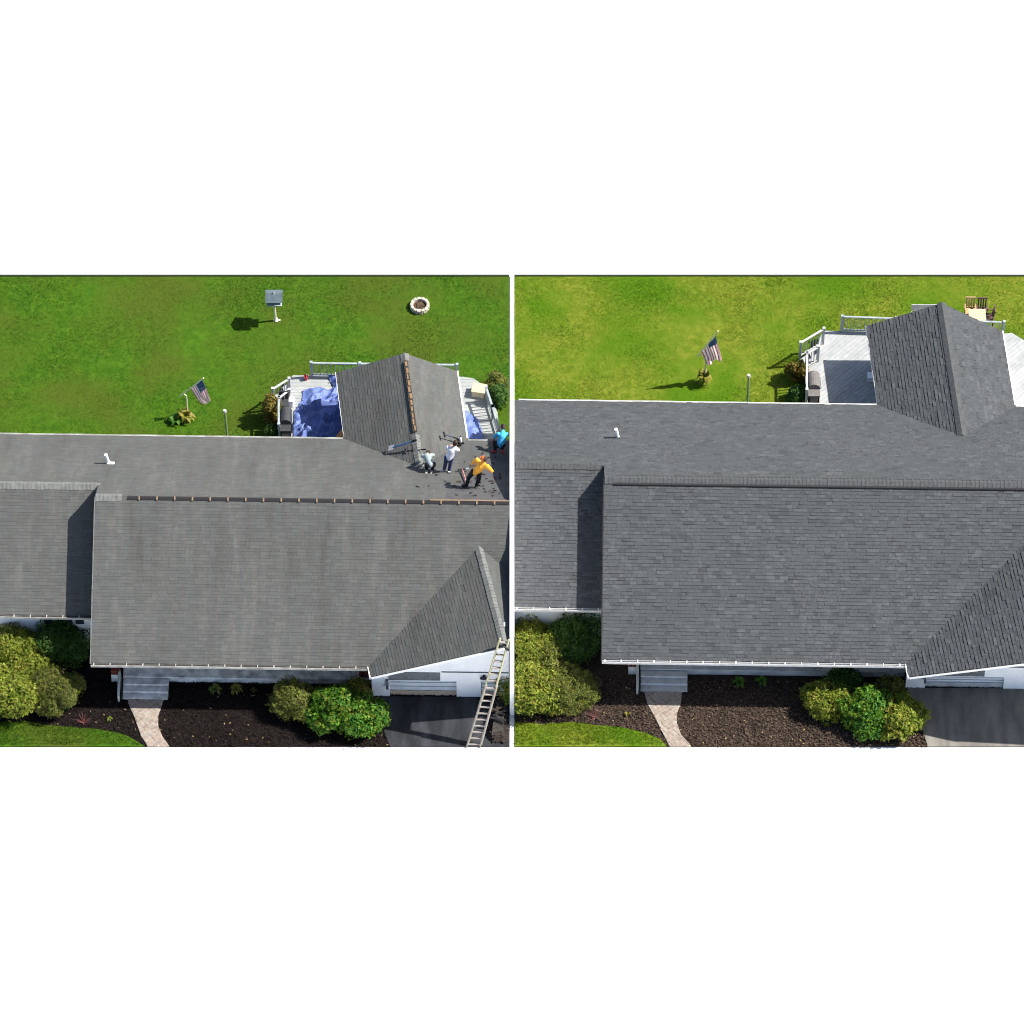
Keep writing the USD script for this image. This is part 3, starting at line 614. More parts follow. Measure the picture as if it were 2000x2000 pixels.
# grills
def grill(label, loc, w, d, h, top, covered):
    t = thing('grill', label, 'grill', loc)
    prof = [(-w / 2, .0), (-w / 2, h * .72)] + [(-w / 2 * math.cos(a), h * .72 + h * .28 * math.sin(a)) for a in np.linspace(.1, math.pi - .1, 9)] + [(w / 2, h * .72), (w / 2, 0)]
    lid = [(x, z) for x, z in prof if z >= h * .7]
    obj('lid', xz_panel(Polygon(lid), -d * .05, d / 2), top, t)
    m = box((0, d * .23, h * .36), (w * .96, d * .50, h * .70)); obj('cabinet', m, top if covered else 'black', t)
    obj('side_shelf', box((0, -d * .20, h * .70), (w * .92, d * .26, .035)), 'grill_cover' if covered else 'grill_grey', t)
    for sx in (-1, 1): obj('leg', box((sx * w * .38, -d * .28, h * .34), (.05, .05, h * .68)), 'black', t)
    obj('lower_shelf', box((0, -d * .30, h * .2), (w * .9, d * .28, .03)), 'black', t)
    obj('handle', tube((w / 2 + .03, 0, h * .72), (w / 2 + .03, d * .4, h * .72), .02), 'steel', t)
    for q in range(3): obj('knob', tube((w / 2, d * (.05 + .12 * q), h * .6), (w / 2 + .04, d * (.05 + .12 * q), h * .6), .025), 'steel', t)
    return t
grill('dark grey grill with a black base beside the large blue tarp', (-8.091, 3.230, 0.455), .42, 1.15, .82, 'grill_grey', False)
grill('grill under a taupe cover on the pale deck', (10.847, 4.841, 0.455), .46, 1.2, .85, 'grill_cover', True)
t = thing('bucket', 'white bucket on the deck behind the dark grey grill', 'bucket', (-7.942, 4.508, 0.455))
m = trimesh.creation.revolve([(0, 0), (.11, 0), (.145, .36), (.15, .36), (.15, .38), (.0, .38)], sections=18); obj('body', m, 'white_plastic', t, smooth=40); obj('handle', tube((-.14, 0, .34), (.14, 0, .34), .008), 'steel', t)
t = thing('chair', 'small dark folding chair on the deck beside the white bucket', 'chair', (-8.194, 4.318, 0.455))
obj('seat', box((0, 0, .42), (.36, .36, .03)), 'grill_grey', t); obj('backrest', box((0, .18, .62), (.36, .03, .34), rx=-10), 'grill_grey', t)
for sx in (-1, 1):
    for sy in (-1, 1): obj('leg', box((sx * .16, sy * .16, .21), (.025, .025, .42)), 'iron', t)
t = thing('cup', 'small red cup standing at the far edge of the left deck', 'cup', (-7.438, 5.726, 0.455))
obj('body', trimesh.creation.revolve([(0, 0), (.06, 0), (.085, .19), (.075, .19), (.055, .02), (0, .02)], sections=14), 'red', t); obj('straw', tube((0, 0, .05), (.04, .02, .27), .008), 'white_plastic', t)
t = thing('wooden_box', 'cream wooden box at the corner of the left deck near its dark railing', 'box', (-1.182, 5.080, 0.455), -12)
for i, (c, s) in enumerate([((0, -.19, .14), (.46, .03, .28)), ((0, .19, .14), (.46, .03, .28)), ((-.215, 0, .14), (.03, .35, .28)), ((.215, 0, .14), (.03, .35, .28)), ((0, 0, .29), (.50, .44, .03))]):
    obj('side' if i < 4 else 'lid', box(c, s), 'cream', t)
t = thing('small_box', 'small pale box beside the wing wall in the shade of the pale deck', 'box', (12.970, 5.726, 0.455))
obj('body', box((0, 0, .11), (.26, .26, .22)), 'door_panel', t); obj('lid', box((0, 0, .235), (.28, .28, .03)), 'white_plastic', t)

# ------------------------------------------------------------------ people
def limb_solid(joints, bones, refine=.022, it=6):
    parts = []
    for a, b, ra, rb in bones:
        S = lambda p, r: manifold3d.Manifold.sphere(r, 20).translate(tuple(map(float, joints[p] if isinstance(p, str) else p)))
        parts.append(manifold3d.Manifold.batch_hull([S(a, ra), S(b, rb)]))
    m = manifold3d.Manifold.batch_boolean(parts, manifold3d.OpType.Add).refine_to_length(refine).to_mesh()
    tm = trimesh.Trimesh(m.vert_properties[:, :3], m.tri_verts, process=True)
    trimesh.smoothing.filter_taubin(tm, lamb=.5, nu=.52, iterations=it); return tm
def hand_bones(J, w, e, name):
    """a palm, four unequal bent fingers and a thumb that leaves the palm's side"""
    w, e = np.array(J[w], float), np.array(J[e], float); d = w - e; d /= np.linalg.norm(d); s = np.cross(d, [0, 0, 1.0]); s /= np.linalg.norm(s) + 1e-9; n = np.cross(s, d); B = []
    palm = w + d * .085; B.append((w, palm - s * .022, .026, .022)); B.append((w, palm + s * .024, .026, .020))
    for k, (o, L) in enumerate(((-.033, .062), (-.011, .075), (.011, .070), (.033, .055))):
        r0 = palm + s * o; r1 = r0 + d * L * .55 - n * .012; r2 = r1 + d * L * .35 - n * .030; B += [(r0, r1, .0105, .0095), (r1, r2, .0095, .008)]
    t0 = w + d * .03 - s * .03; t1 = t0 + d * .035 - s * .030; t2 = t1 + d * .035 - s * .006 - n * .012; return B + [(t0, t1, .013, .011), (t1, t2, .011, .009)]
def person(label, loc, rotz, J, shirt, legs, shoes, hair, cap=None, sleeve=1.0, size=1.0):
    J = {k: np.array(v, float) for k, v in J.items()}
    t = thing('person', label, 'person', loc, rotz)
    UsdGeom.Xform.Get(stage, t).AddScaleOp().Set(Gf.Vec3f(size, size, size))
    up = J['head'] - J['neck']; up /= np.linalg.norm(up); face = np.array(J['face'], float); face -= up * (face @ up); face /= np.linalg.norm(face); side = np.cross(face, up)
    crown, chin = J['head'] + up * .045, J['head'] - up * .07 + face * .035
    bones = [('pelvis', 'chest', .135, .15), ('chest', 'neck', .14, .06), ('neck', 'head', .058, .075), (crown, chin, .098, .062), (crown - face * .02, crown + face * .02, .095, .09),
             (J['head'] + face * .10 - up * .005, J['head'] + face * .116 - up * .028, .012, .016)]
    for s in (-1, 1): bones.append((J['head'] + side * s * .088 - up * .02, J['head'] + side * s * .098 + up * .015, .014, .018))
    for q in 'LR':
        bones += [('chest', 'sh' + q, .10, .068), ('sh' + q, 'el' + q, .060, .044), ('el' + q, 'wr' + q, .043, .028), ('pelvis', 'hip' + q, .12, .105), ('hip' + q, 'kn' + q, .098, .062), ('kn' + q, 'an' + q, .060, .042), ('an' + q, 'toe' + q, .045, .035)]
        bones += hand_bones(J, 'wr' + q, 'el' + q, q)
    obj('body', limb_solid(J, bones), 'skin', t, smooth=True)
    low = J['pelvis'] * .8 + J['chest'] * .2
    sb = [(low, 'chest', .165, .172), ('chest', 'neck', .165, .075), (J['pelvis'] * 1.0, low, .155, .165)]
    for q in 'LR':
        mid = J['sh' + q] + (J['el' + q] - J['sh' + q]) * .95 * sleeve
        sb += [('chest', 'sh' + q, .125, .090), ('sh' + q, mid, .086, .074)]
        if sleeve > 1.05: sb += [('el' + q, J['el' + q] + (J['wr' + q] - J['el' + q]) * .8, .068, .052)]
    obj('shirt', limb_solid(J, sb, .03, 4), shirt, t, smooth=True)
    lb = [('pelvis', 'pelvis', .15, .15)]
    for q in 'LR': lb += [('pelvis', 'hip' + q, .142, .126), ('hip' + q, 'kn' + q, .118, .085), ('kn' + q, J['an' + q] + (J['kn' + q] - J['an' + q]) * .1, .085, .066)]
    obj('trousers', limb_solid(J, lb, .03, 4), legs, t, smooth=True)
    for q in 'LR':
        a = J['an' + q]; obj('shoe', limb_solid(J, [(a + [0, 0, -.01], J['toe' + q] + [0, 0, .005], .062, .052), (a, a + [0, 0, .03], .060, .055)], .03, 3), shoes, t, smooth=True)
    back = J['head'] - face * .022 + up * .02
    if cap:
        cp = obj('cap', limb_solid(J, [(crown + up * .012 - face * .015, crown + up * .02 + face * .01, .115, .115)], .03, 3), cap, t, smooth=True)
        obj('brim', limb_solid(J, [(crown + face * .07 - side * .06 + up * .0, crown + face * .15 - side * .03 - up * .005, .016, .012), (crown + face * .07 + side * .06, crown + face * .15 + side * .03 - up * .005, .016, .012), (crown + face * .15 - side * .03, crown + face * .15 + side * .03, .013, .013)], .03, 2), cap, cp)
    obj('hair', limb_solid(J, [(back + up * .05, back - up * .05, .112, .088), (crown + up * .012, back, .108, .1)], .03, 3), hair, t, smooth=True)
    for s in (-1, 1):
        e = trimesh.creation.icosphere(subdivisions=1, radius=.013); e.apply_translation(J['head'] + face * .088 + side * s * .034 + up * .012); obj('eye', e, 'white_plastic', t)
    obj('mouth', limb_solid(J, [(J['head'] + face * .094 - side * .02 - up * .062, J['head'] + face * .094 + side * .02 - up * .062, .008, .008)], .02, 1), 'red', t)
    return t
K_L = .5778
rz = lambda y: -K_L * y                                     # height of the left rear slope relative to the feet, y metres further back
person('roofer in white shirt and blue jeans seen from behind on the stripped roof', (-2.264, -1.071, 3.658), 0, dict(
    pelvis=(.10, .04, .93), chest=(.25, .14, 1.28), neck=(.335, .20, 1.50), head=(.375, .24, 1.66), face=(.45, .85, -.3),
    shL=(.06, .20, 1.43), shR=(.46, .10, 1.40), elL=(.0, .36, 1.17), elR=(.50, .30, 1.12), wrL=(.16, .54, 1.10), wrR=(.40, .52, 1.12),
    hipL=(.0, .04, .90), hipR=(.19, .04, .90), knL=(-.06, .06, .50), knR=(.15, .03, .50), anL=(-.12, .03, .09), anR=(.10, -.02, .09), toeL=(-.27, .0, .06), toeR=(.07, -.16, .06)),
    'shirt_white', 'jeans', 'shoe_white', 'hair', size=.80)
person('roofer in orange shirt, orange cap and black trousers with legs apart', (-1.380, -2.311, 4.365), 0, dict(
    pelvis=(.16, .05, .88), chest=(.37, .13, 1.20), neck=(.46, .14, 1.43), head=(.47, .12, 1.60), face=(-.75, .35, -.35),
    shL=(.21, .30, 1.35), shR=(.62, -.02, 1.34), elL=(.12, .44, 1.10), elR=(.74, .02, 1.06), wrL=(-.02, .40, .93), wrR=(.58, .22, .92),
    hipL=(.06, .09, .87), hipR=(.27, .0, .86), knL=(-.14, .06, .50), knR=(.27, .02, .46), anL=(-.21, .02, .09), anR=(.16, -.03, .09), toeL=(-.37, .02, .05), toeR=(.16, -.19, .07)),
    'shirt_orange', 'trousers_black', 'shoe_dark', 'hair', cap='cap_orange', sleeve=1.4, size=.87)
person('roofer in grey shirt bending down at the valley of the rear wing', (-2.905, -1.081, 3.670), 0, dict(
    pelvis=(.10, .02, .50), chest=(-.06, .36, .62), neck=(-.06, .60, .52), head=(-.03, .74, .42), face=(.1, .5, -.85),
    shL=(-.27, .47, .56), shR=(.15, .50, .58), elL=(-.27, .60, .36), elR=(.22, .66, .38), wrL=(-.13, .76, .16), wrR=(.24, .84, .20),
    hipL=(-.02, .0, .48), hipR=(.22, .02, .48), knL=(-.10, .28, .22), knR=(.26, .30, .22), anL=(-.08, -.04, .09), anR=(.14, -.06, .09), toeL=(-.12, -.20, .12), toeR=(.12, -.22, .12)),
    'shirt_grey', 'trousers_black', 'shoe_grey', 'hair', size=.76)
person('roofer in cyan shirt crouching near the eave at the far right of the stripped roof', (-0.414, 0.570, 2.691), 0, dict(
    pelvis=(.0, .08, .42), chest=(.10, .26, .72), neck=(.12, .44, .86), head=(.12, .58, .90), face=(-.3, .9, -.35),
    shL=(-.08, .34, .78), shR=(.27, .34, .76), elL=(-.24, .40, .52), elR=(.28, .52, .52), wrL=(-.34, .34, .26), wrR=(.14, .70, .42),
    hipL=(-.08, .06, .40), hipR=(.10, .06, .40), knL=(-.24, .20, .40), knR=(.08, .36, .34), anL=(-.20, -.02, .10), anR=(.08, .02, .09), toeL=(-.34, -.04, .07), toeR=(.12, -.12, .10)),
    'shirt_cyan', 'trousers_black', 'red', 'hair', size=.84)

# tools lying on the stripped roof
def roof_tool(name, label, cat, p0, p1, r, mat, head):
    t = thing(name, label, cat); p0, p1 = np.array(p0, float), np.array(p1, float); p0[2] += .07; p1[2] += .07
    obj('shaft', tube(p0, p1, r, r, 10), mat, t); d = (p1 - p0) / np.linalg.norm(p1 - p0); s = np.cross(d, [0, 0, 1.0]); s /= np.linalg.norm(s)
    if head == 'blade':
        obj('blade', beam(p0 - d * .20, p0, .24, .02), 'steel', t); obj('grip', tube(p1, p1 + d * .16, r * 1.6, r * 1.4, 10), 'black', t)
    elif head == 'bar':
        obj('head', tube(p0 - s * .11, p0 + s * .11, .035, .03), 'black', t); obj('grip', tube(p1 - d * .2, p1, r * 1.5, r * 1.4), 'black', t)
    elif head == 'pick':
        h = obj('head', tube(p1 - s * .17, p1 + s * .12, .035, .03), 'iron', t); obj('blade', beam(p1 + s * .1, p1 + s * .24, .07, .03), 'steel', h)
        for q in range(3): obj('stripe', tube(p0 + (p1 - p0) * (.2 + .27 * q), p0 + (p1 - p0) * (.27 + .27 * q), r * 1.25, r * 1.25, 10), 'shoe_grey', t)
    return t
wingz = 2.9
roof_tool('roofing_shovel', 'long blue handled shovel lying across the left slope of the wing ridge', 'shovel', (-4.165, 0.364, 3.150), (-3.475, 0.263, 3.620), .028, 'tool_blue', 'blade')
roof_tool('pry_bar', 'thin black bar lying across the wing ridge above the bending roofer', 'pry bar', (-3.713, 0.163, 3.200), (-3.007, -0.048, 3.550), .016, 'iron', 'bar')
roof_tool('roofing_fork', 'grey blue fork lying on the right slope of the wing behind the white shirt', 'fork', (-2.378, 1.102, 2.950), (-1.913, 1.198, 2.600), .02, 'jeans', 'bar')
roof_tool('hammer', 'red handled hammer with pale bands beside the orange shirted roofer', 'hammer', (-1.576, -2.106, 4.249), np.array((-1.729, -1.063, 3.648)) + [0, 0, .05], .024, 'tool_red', 'pick')
t = thing('bottle', 'white bottle standing on the wing roof behind the white shirted roofer', 'bottle', np.array((-1.825, 1.250, 2.420)))
obj('body', trimesh.creation.revolve([(0, 0), (.05, 0), (.05, .2), (.02, .25), (.02, .29), (0, .29)], sections=12), 'white_plastic', t, smooth=40); obj('cap', tube((0, 0, .29), (0, 0, .33), .024), 'black', t)
t = thing('nail_gun', 'black nail gun lying beside the white bottle at the wing eave', 'nail gun', np.array((-1.878, 1.134, 2.420)), 20)
obj('body', box((0, 0, .09), (.10, .26, .11)), 'black', t); obj('grip', box((0, -.06, .18), (.05, .07, .14), rx=15), 'black', t); obj('magazine', box((.09, -.05, .08), (.16, .05, .07)), 'iron', t)

# scraps of torn shingle and dust around the roofers
rng = np.random.default_rng(31); ms = []
for q in range(80):
    y = rng.uniform(.1, 3.6); x = 9.7 - abs(rng.normal(0, 1.5)) - .05 * y; sz = rng.uniform(.02, .09)
    if y > 4.3 - (9.7 - x) * .9: continue
    b = trimesh.creation.box((sz * rng.uniform(.8, 2.2), sz, rng.uniform(.004, .02))); b.apply_transform(trimesh.transformations.euler_matrix(rng.normal(0, .2), rng.normal(0, .2), rng.uniform(0, 6)))
    b.apply_transform(trimesh.transformations.rotation_matrix(-.524, [1, 0, 0])); b.apply_translation((x, y, 2.15 + .5778 * (4.674 - y) + .028)); b.apply_transform(trimesh.transformations.rotation_matrix(rad(-1), [0, 0, 1])); b.apply_translation((-10, -3, 0)); ms.append(b)
obj('shingle_scraps', cat_(ms), 'rust', kind='stuff', label='torn shingle scraps scattered around the roofers', cat='debris')

# ------------------------------------------------------------------ ladder against the left garage
t = thing('ladder', 'tall extension ladder leaning on the left garage roof', 'ladder')
f0, f1, g0, g1 = np.array((-1.544, -10.220, 0.000)), np.array((-1.088, -10.220, 0.000)), np.array((-0.397, -9.020, 4.536)), np.array((-0.104, -9.020, 4.478))
for (a, b) in ((f0, g0), (f1, g1)):
    obj('rail', beam(a, a + (b - a) * .58, .045, .09), 'ladder_alu', t)
    obj('rail', beam(a + (b - a) * .36 + [.0, .05, .03], b + [0, .05, .03], .036, .08), 'ladder_yellow', t)
for q in range(17):
    s = (q + .45) / 17; a, b = f0 + (g0 - f0) * s, f1 + (g1 - f1) * s; o = np.array([0, .05, .03]) * (s > .56)
    obj('rung', beam(a + o, b + o, .055, .05) if s < .56 else beam(a + o, b + o, .07, .03), 'ladder_alu', t)

# torn-off roofing heaped on the driveway
def rubble(poly, n, seed):
    rng = np.random.default_rng(seed); ms = []
    for p in scatter(poly, n, rng):
        s = rng.uniform(.12, .42); b = trimesh.creation.box((s, s * rng.uniform(.4, .9), rng.uniform(.01, .05))); b.apply_transform(trimesh.transformations.euler_matrix(*rng.uniform(-.6, .6, 2), rng.uniform(0, 6)))
        e = min(1, poly.exterior.distance(shapely.Point(p)) / .5); b.apply_translation((p[0], p[1], .12 + rng.uniform(0, .55) * e)); ms.append(b)
    return cat_(ms)
pr = Polygon([(-0.671, -8.382),(-.12,-8.338),(-.12,FRONT+.10),(-0.878, -10.070),(-0.775, -9.272)]).buffer(-.16)
t = thing('debris_pile', 'dark heap of torn off roofing to the right of the ladder', 'debris')
obj('scraps', rubble(pr, 330, 4), 'rust', t, kind='stuff'); obj('mound', wavy_patch(pr, .09, .2, .5, 1.5, 6), 'debris_dark', t)
rng = np.random.default_rng(6)
for q in range(6):
    p = scatter(pr.buffer(-.04), 1, rng)[0]; a = rng.uniform(0, 3); obj('plank', beam((p[0] - .28 * math.cos(a), p[1] - .28 * math.sin(a), .55), (p[0] + .28 * math.cos(a), p[1] + .28 * math.sin(a), .6), .07, .03), 'rust' if q % 2 else 'trousers_black', t)

# ------------------------------------------------------------------ garden things on the rear lawns
def flag(label, base, pole_h, s0, s1, quad, seed, kind):
    """base: foot of the pole; s0,s1: ends of the slanting staff; quad: cloth corners hoist-top, hoist-bottom, fly-bottom, fly-top (offsets from base)"""
    t = thing('flag', label, 'flag', base); obj('pole', cat_([tube((0, 0, 0), (0, 0, pole_h), .028, .024, 10)]), 'pole_cream', t)
    s0, s1 = np.array(s0, float), np.array(s1, float); sp = obj('staff', tube(s0, s1, .022, .018, 10), 'pole_cream', t)
    obj('finial', trimesh.creation.icosphere(subdivisions=1, radius=.035).apply_translation(s1), 'pole_cream', sp); obj('bracket', tube((0, 0, pole_h - .02), (s0 + s1) * .5 * .3 + s0 * .7, .02), 'pole_cream', t)
    a, b, c, d = [np.array(q, float) for q in quad]; rng = np.random.default_rng(seed); ph = rng.uniform(0, 6)
    def P(u, v):
        p = (a * (1 - u) + d * u) * (1 - v) + (b * (1 - u) + c * u) * v
        y = (.07 * np.sin(5 * u + ph + 2 * v) + kind * .09 * np.sin(9 * v + ph)) * u ** .7
        return p + np.array([kind * .02 * np.sin(11 * v), 1.0 * y, 0])
    def patch(u0, u1, v0, v1, off, nu=10, nv=2):
        vs = []; 
        for dz in (off, -off):
            vs += [P(u0 + (u1 - u0) * i / nu, v0 + (v1 - v0) * j / nv) + [0, -dz, 0] for j in range(nv + 1) for i in range(nu + 1)]
        n = (nu + 1) * (nv + 1); f = []
        for l in (0, n):
            for j in range(nv):
                for i in range(nu):
                    q = l + j * (nu + 1) + i; f += [[q, q + 1, q + nu + 2], [q, q + nu + 2, q + nu + 1]]
        return trimesh.Trimesh(vs, f, process=False)
    cl = obj('cloth', patch(0, 1, 0, 1, .002, 14, 13), 'flag_white', t, smooth=True)
    for q in range(7): obj('stripe', patch(0, 1, 2 * q / 13 + .008, (2 * q + 1) / 13 - .008, .005, 14, 1), 'flag_red', cl, smooth=True)
    obj('canton', patch(0, .42 if kind < .5 else .24, 0, 7 / 13, .008, 6, 4), 'flag_blue', cl, smooth=True)
    cw = 1.0 if kind < .5 else .57; st = [patch((.035 + .42 * i / 11.6) * cw, (.055 + .42 * i / 11.6) * cw, .03 + (7 / 13) * j / 9.6, .052 + (7 / 13) * j / 9.6, .011, 1, 1) for j in range(9) for i in range(11) if (i + j) % 2 == 0]
    obj('stars', cat_(st), 'flag_white', cl, kind='stuff'); return t
def put_flag(label, B, s0, s1, quad, h, seed, kind):
    B = np.array(B, float); r = lambda p: tuple(np.array(p, float) - B)
    flag(label, tuple(B), h, r(s0), r(s1), [r(p) for p in quad], seed, kind)
put_flag('striped flag with blue canton spread open from a slanting staff', (-11.682, 4.403, 0.000), (-11.921, 4.403, 1.107), (-11.027, 4.403, 2.117),
         [(-11.068, 4.403, 2.031), (-11.496, 4.403, 1.512), (-11.104, 4.403, 0.526), (-10.810, 4.403, 0.904)], 1.15, 3, .25)
put_flag('striped flag hanging folded and limp from a slanting staff on the sunlit lawn', (6.994, 5.956, 0.000), (6.656, 5.956, 1.450), (7.366, 5.956, 2.882),
         [(7.301, 5.956, 2.626), (6.832, 5.956, 1.738), (7.016, 5.956, 1.133), (7.564, 5.956, 1.306)], 1.3, 7, 1.0)
def pole_stake(label, p, h):
    t = thing('garden_stake', label, 'stake', p); obj('post', tube((0, 0, 0), (-.02, 0, h), .045, .04, 8), 'stake', t); obj('cap', cat_([tube((-.02, 0, h), (-.02, 0, h + .10), .07, .06, 8)]), 'rail_white', t)
pole_stake('pale thin stake on the left lawn between the flag and the deck', (-10.225, 3.361, 0.000), 1.5)
pole_stake('thin dark stake with white top on the right lawn near the eave', (8.500, 4.784, 0.000), 1.75)

t = thing('bird_house', 'blue grey bird house on a cream pole far back on the left lawn', 'bird house', (-8.655, 8.867, 0.000))
obj('pole', tube((0, 0, 0), (0, 0, 1.1), .045, .04, 8), 'pole_cream', t); obj('foot', cat_([box((.05, 0, .03), (.26, .08, .06)), box((.05, 0, .04), (.08, .2, .06))]), 'pole_cream', t)
obj('body', box((0, 0, 1.24), (.46, .30, .30)), 'birdhouse_blue', t); obj('floor_board', box((0, 0, 1.075), (.56, .40, .03)), 'rail_grey', t)
for s in (-1, 1): obj('roof_panel', box((0, s * .15, 1.47), (.62, .36, .025), rx=-s * 30), 'birdhouse_blue', t)
for q in range(3): obj('entrance', tube((-.14 + .14 * q, -.151, 1.25), (-.14 + .14 * q, -.156, 1.25), .028, .028, 10), 'black', t)
obj('finial', tube((0, 0, 1.55), (0, 0, 1.66), .04, .01), 'rail_white', t)

t = thing('fire_pit', 'round stone fire pit with ash inside on the left lawn', 'fire pit', (-3.379, 9.505, 0.000))
rng = np.random.default_rng(2)
for lay in range(2):
    for q in range(13):
        a = 2 * math.pi * (q + .5 * lay) / 13; m = box((0, 0, 0), (.15, .125 * rng.uniform(.85, 1.1), .11), 0).subdivide().subdivide(); v = np.array(m.vertices)
        v *= (1 - .25 * np.linalg.norm(v / [.15, .12, .11], axis=1)[:, None] ** 2); v += rng.normal(0, .004, v.shape); m.vertices = v
        m.apply_transform(trimesh.transformations.rotation_matrix(a + math.pi / 2, [0, 0, 1])); m.apply_translation((.30 * math.cos(a), .30 * math.sin(a), .06 + .10 * lay)); obj('stone', m, 'stone' if (q + lay) % 2 else 'stone_b', t, smooth=True)
m = trimesh.creation.icosphere(subdivisions=3, radius=.27); m.apply_scale((1, 1, .25)); v = np.array(m.vertices); v[:, 2] += .03 * meshkit.noise(v * 14, 1); m.vertices = v; m.apply_translation((0, 0, .045)); obj('ash_bed', m, 'ash', t, smooth=True)
for q in range(5):
    a = rng.uniform(0, 6); c = np.array([rng.uniform(-.1, .1), rng.uniform(-.1, .1), .12]); d = .13 * np.array([math.cos(a), math.sin(a), .1]); obj('charred_log', tube(c - d, c + d, .03, .025), 'bark', t)

# dining set behind the right deck
T0 = (16.954, 8.549, 0.000)
t = thing('garden_table', 'cream topped garden table on the lawn beyond the right deck', 'table', T0)
for q in range(5): obj('slat', box((0, -.22 + .11 * q, .72), (.62, .1, .03)), 'cream', t)
for sx in (-1, 1):
    for sy in (-1, 1): obj('leg', box((sx * .27, sy * .21, .35), (.05, .05, .70)), 'wood', t)
def chair(label, loc, rzz, mat):
    t = thing('garden_chair', label, 'chair', loc, rzz, 'chairs around the cream garden table')
    obj('seat', box((0, 0, .43), (.36, .36, .04)), mat, t)
    for q in range(4): obj('back_slat', box((-.135 + .09 * q, .17, .68), (.05, .025, .46), rx=-8), mat, t)
    obj('top_rail', box((0, .2, .92), (.38, .035, .06)), mat, t)
    for sx in (-1, 1):
        for sy in (-1, 1): obj('leg', box((sx * .16, sy * .16, .21), (.04, .04, .42)), mat, t)
        obj('arm_rest', box((sx * .19, 0, .62), (.04, .36, .03)), mat, t)
chair('dark brown garden chair at the right end of the cream table', (17.393, 8.696, 0.000), -90, 'brown')
chair('dark garden chair behind the right half of the cream table', (17.167, 8.990, 0.000), 0, 'brown')
chair('brown garden chair behind the left half of the cream table', (16.737, 9.014, 0.000), 0, 'wood')
t = thing('garden_bench', 'white garden bench half hidden behind the ridge of the right wing', 'bench', (15.133, 8.794, 0.000))
for q in range(3): obj('seat_slat', box((0, -.12 + .12 * q, .42), (1.1, .1, .03)), 'rail_white', t)
obj('backrest', box((0, .2, .62), (1.1, .03, .3), rx=-8), 'rail_white', t)
for sx in (-1, 1): obj('leg', box((sx * .48, 0, .2), (.06, .36, .4)), 'rail_white', t)

# ------------------------------------------------------------------ shrubs and plants
def leaves(n, R, rng, size, lumps, flat=.0, inner=.72):
    """leaf-sized folded faces spread through an uneven dome (radii R), with clumps and gaps"""
    d = rng.normal(size=(n * 2, 3)); d /= np.linalg.norm(d, axis=1)[:, None]; d = d[d[:, 2] > -.45][:n]
    bump = meshkit.fbm(d * lumps + 7, 3, int(rng.integers(99)))
    gap = meshkit.noise(d * lumps * 2.6 + 3, int(rng.integers(99)))
    r = (.48 + 1.0 * bump) * (inner + (1 - inner) * rng.uniform(0, 1, len(d)) ** .45) * (1 - .16 * (gap < .35))
    p = d * r[:, None] * R; nrm = d * .8 + rng.normal(0, .55, d.shape) + [0, 0, .35]; nrm /= np.linalg.norm(nrm, axis=1)[:, None]
    a = np.cross(nrm, rng.normal(size=d.shape)); a /= np.linalg.norm(a, axis=1)[:, None]; b = np.cross(nrm, a); s = size * rng.uniform(.6, 1.35, len(d))[:, None]
    v = np.stack([p - a * s, p - b * s * .42 + nrm * s * .12, p + a * s, p + b * s * .42 + nrm * s * .12], 1).reshape(-1, 3)
    i = np.arange(len(d))[:, None, None] * 4; return trimesh.Trimesh(v, (i + np.array([[0, 1, 2], [0, 2, 3]])[None]).reshape(-1, 3), process=False)
ALT = {'leaf_dark': 'leaf_bright', 'leaf_olive': 'leaf_lime', 'leaf_lime': 'leaf_yellow', 'leaf_bright': 'leaf_lime', 'leaf_yellow': 'leaf_lime', 'leaf_orange': 'leaf_olive'}
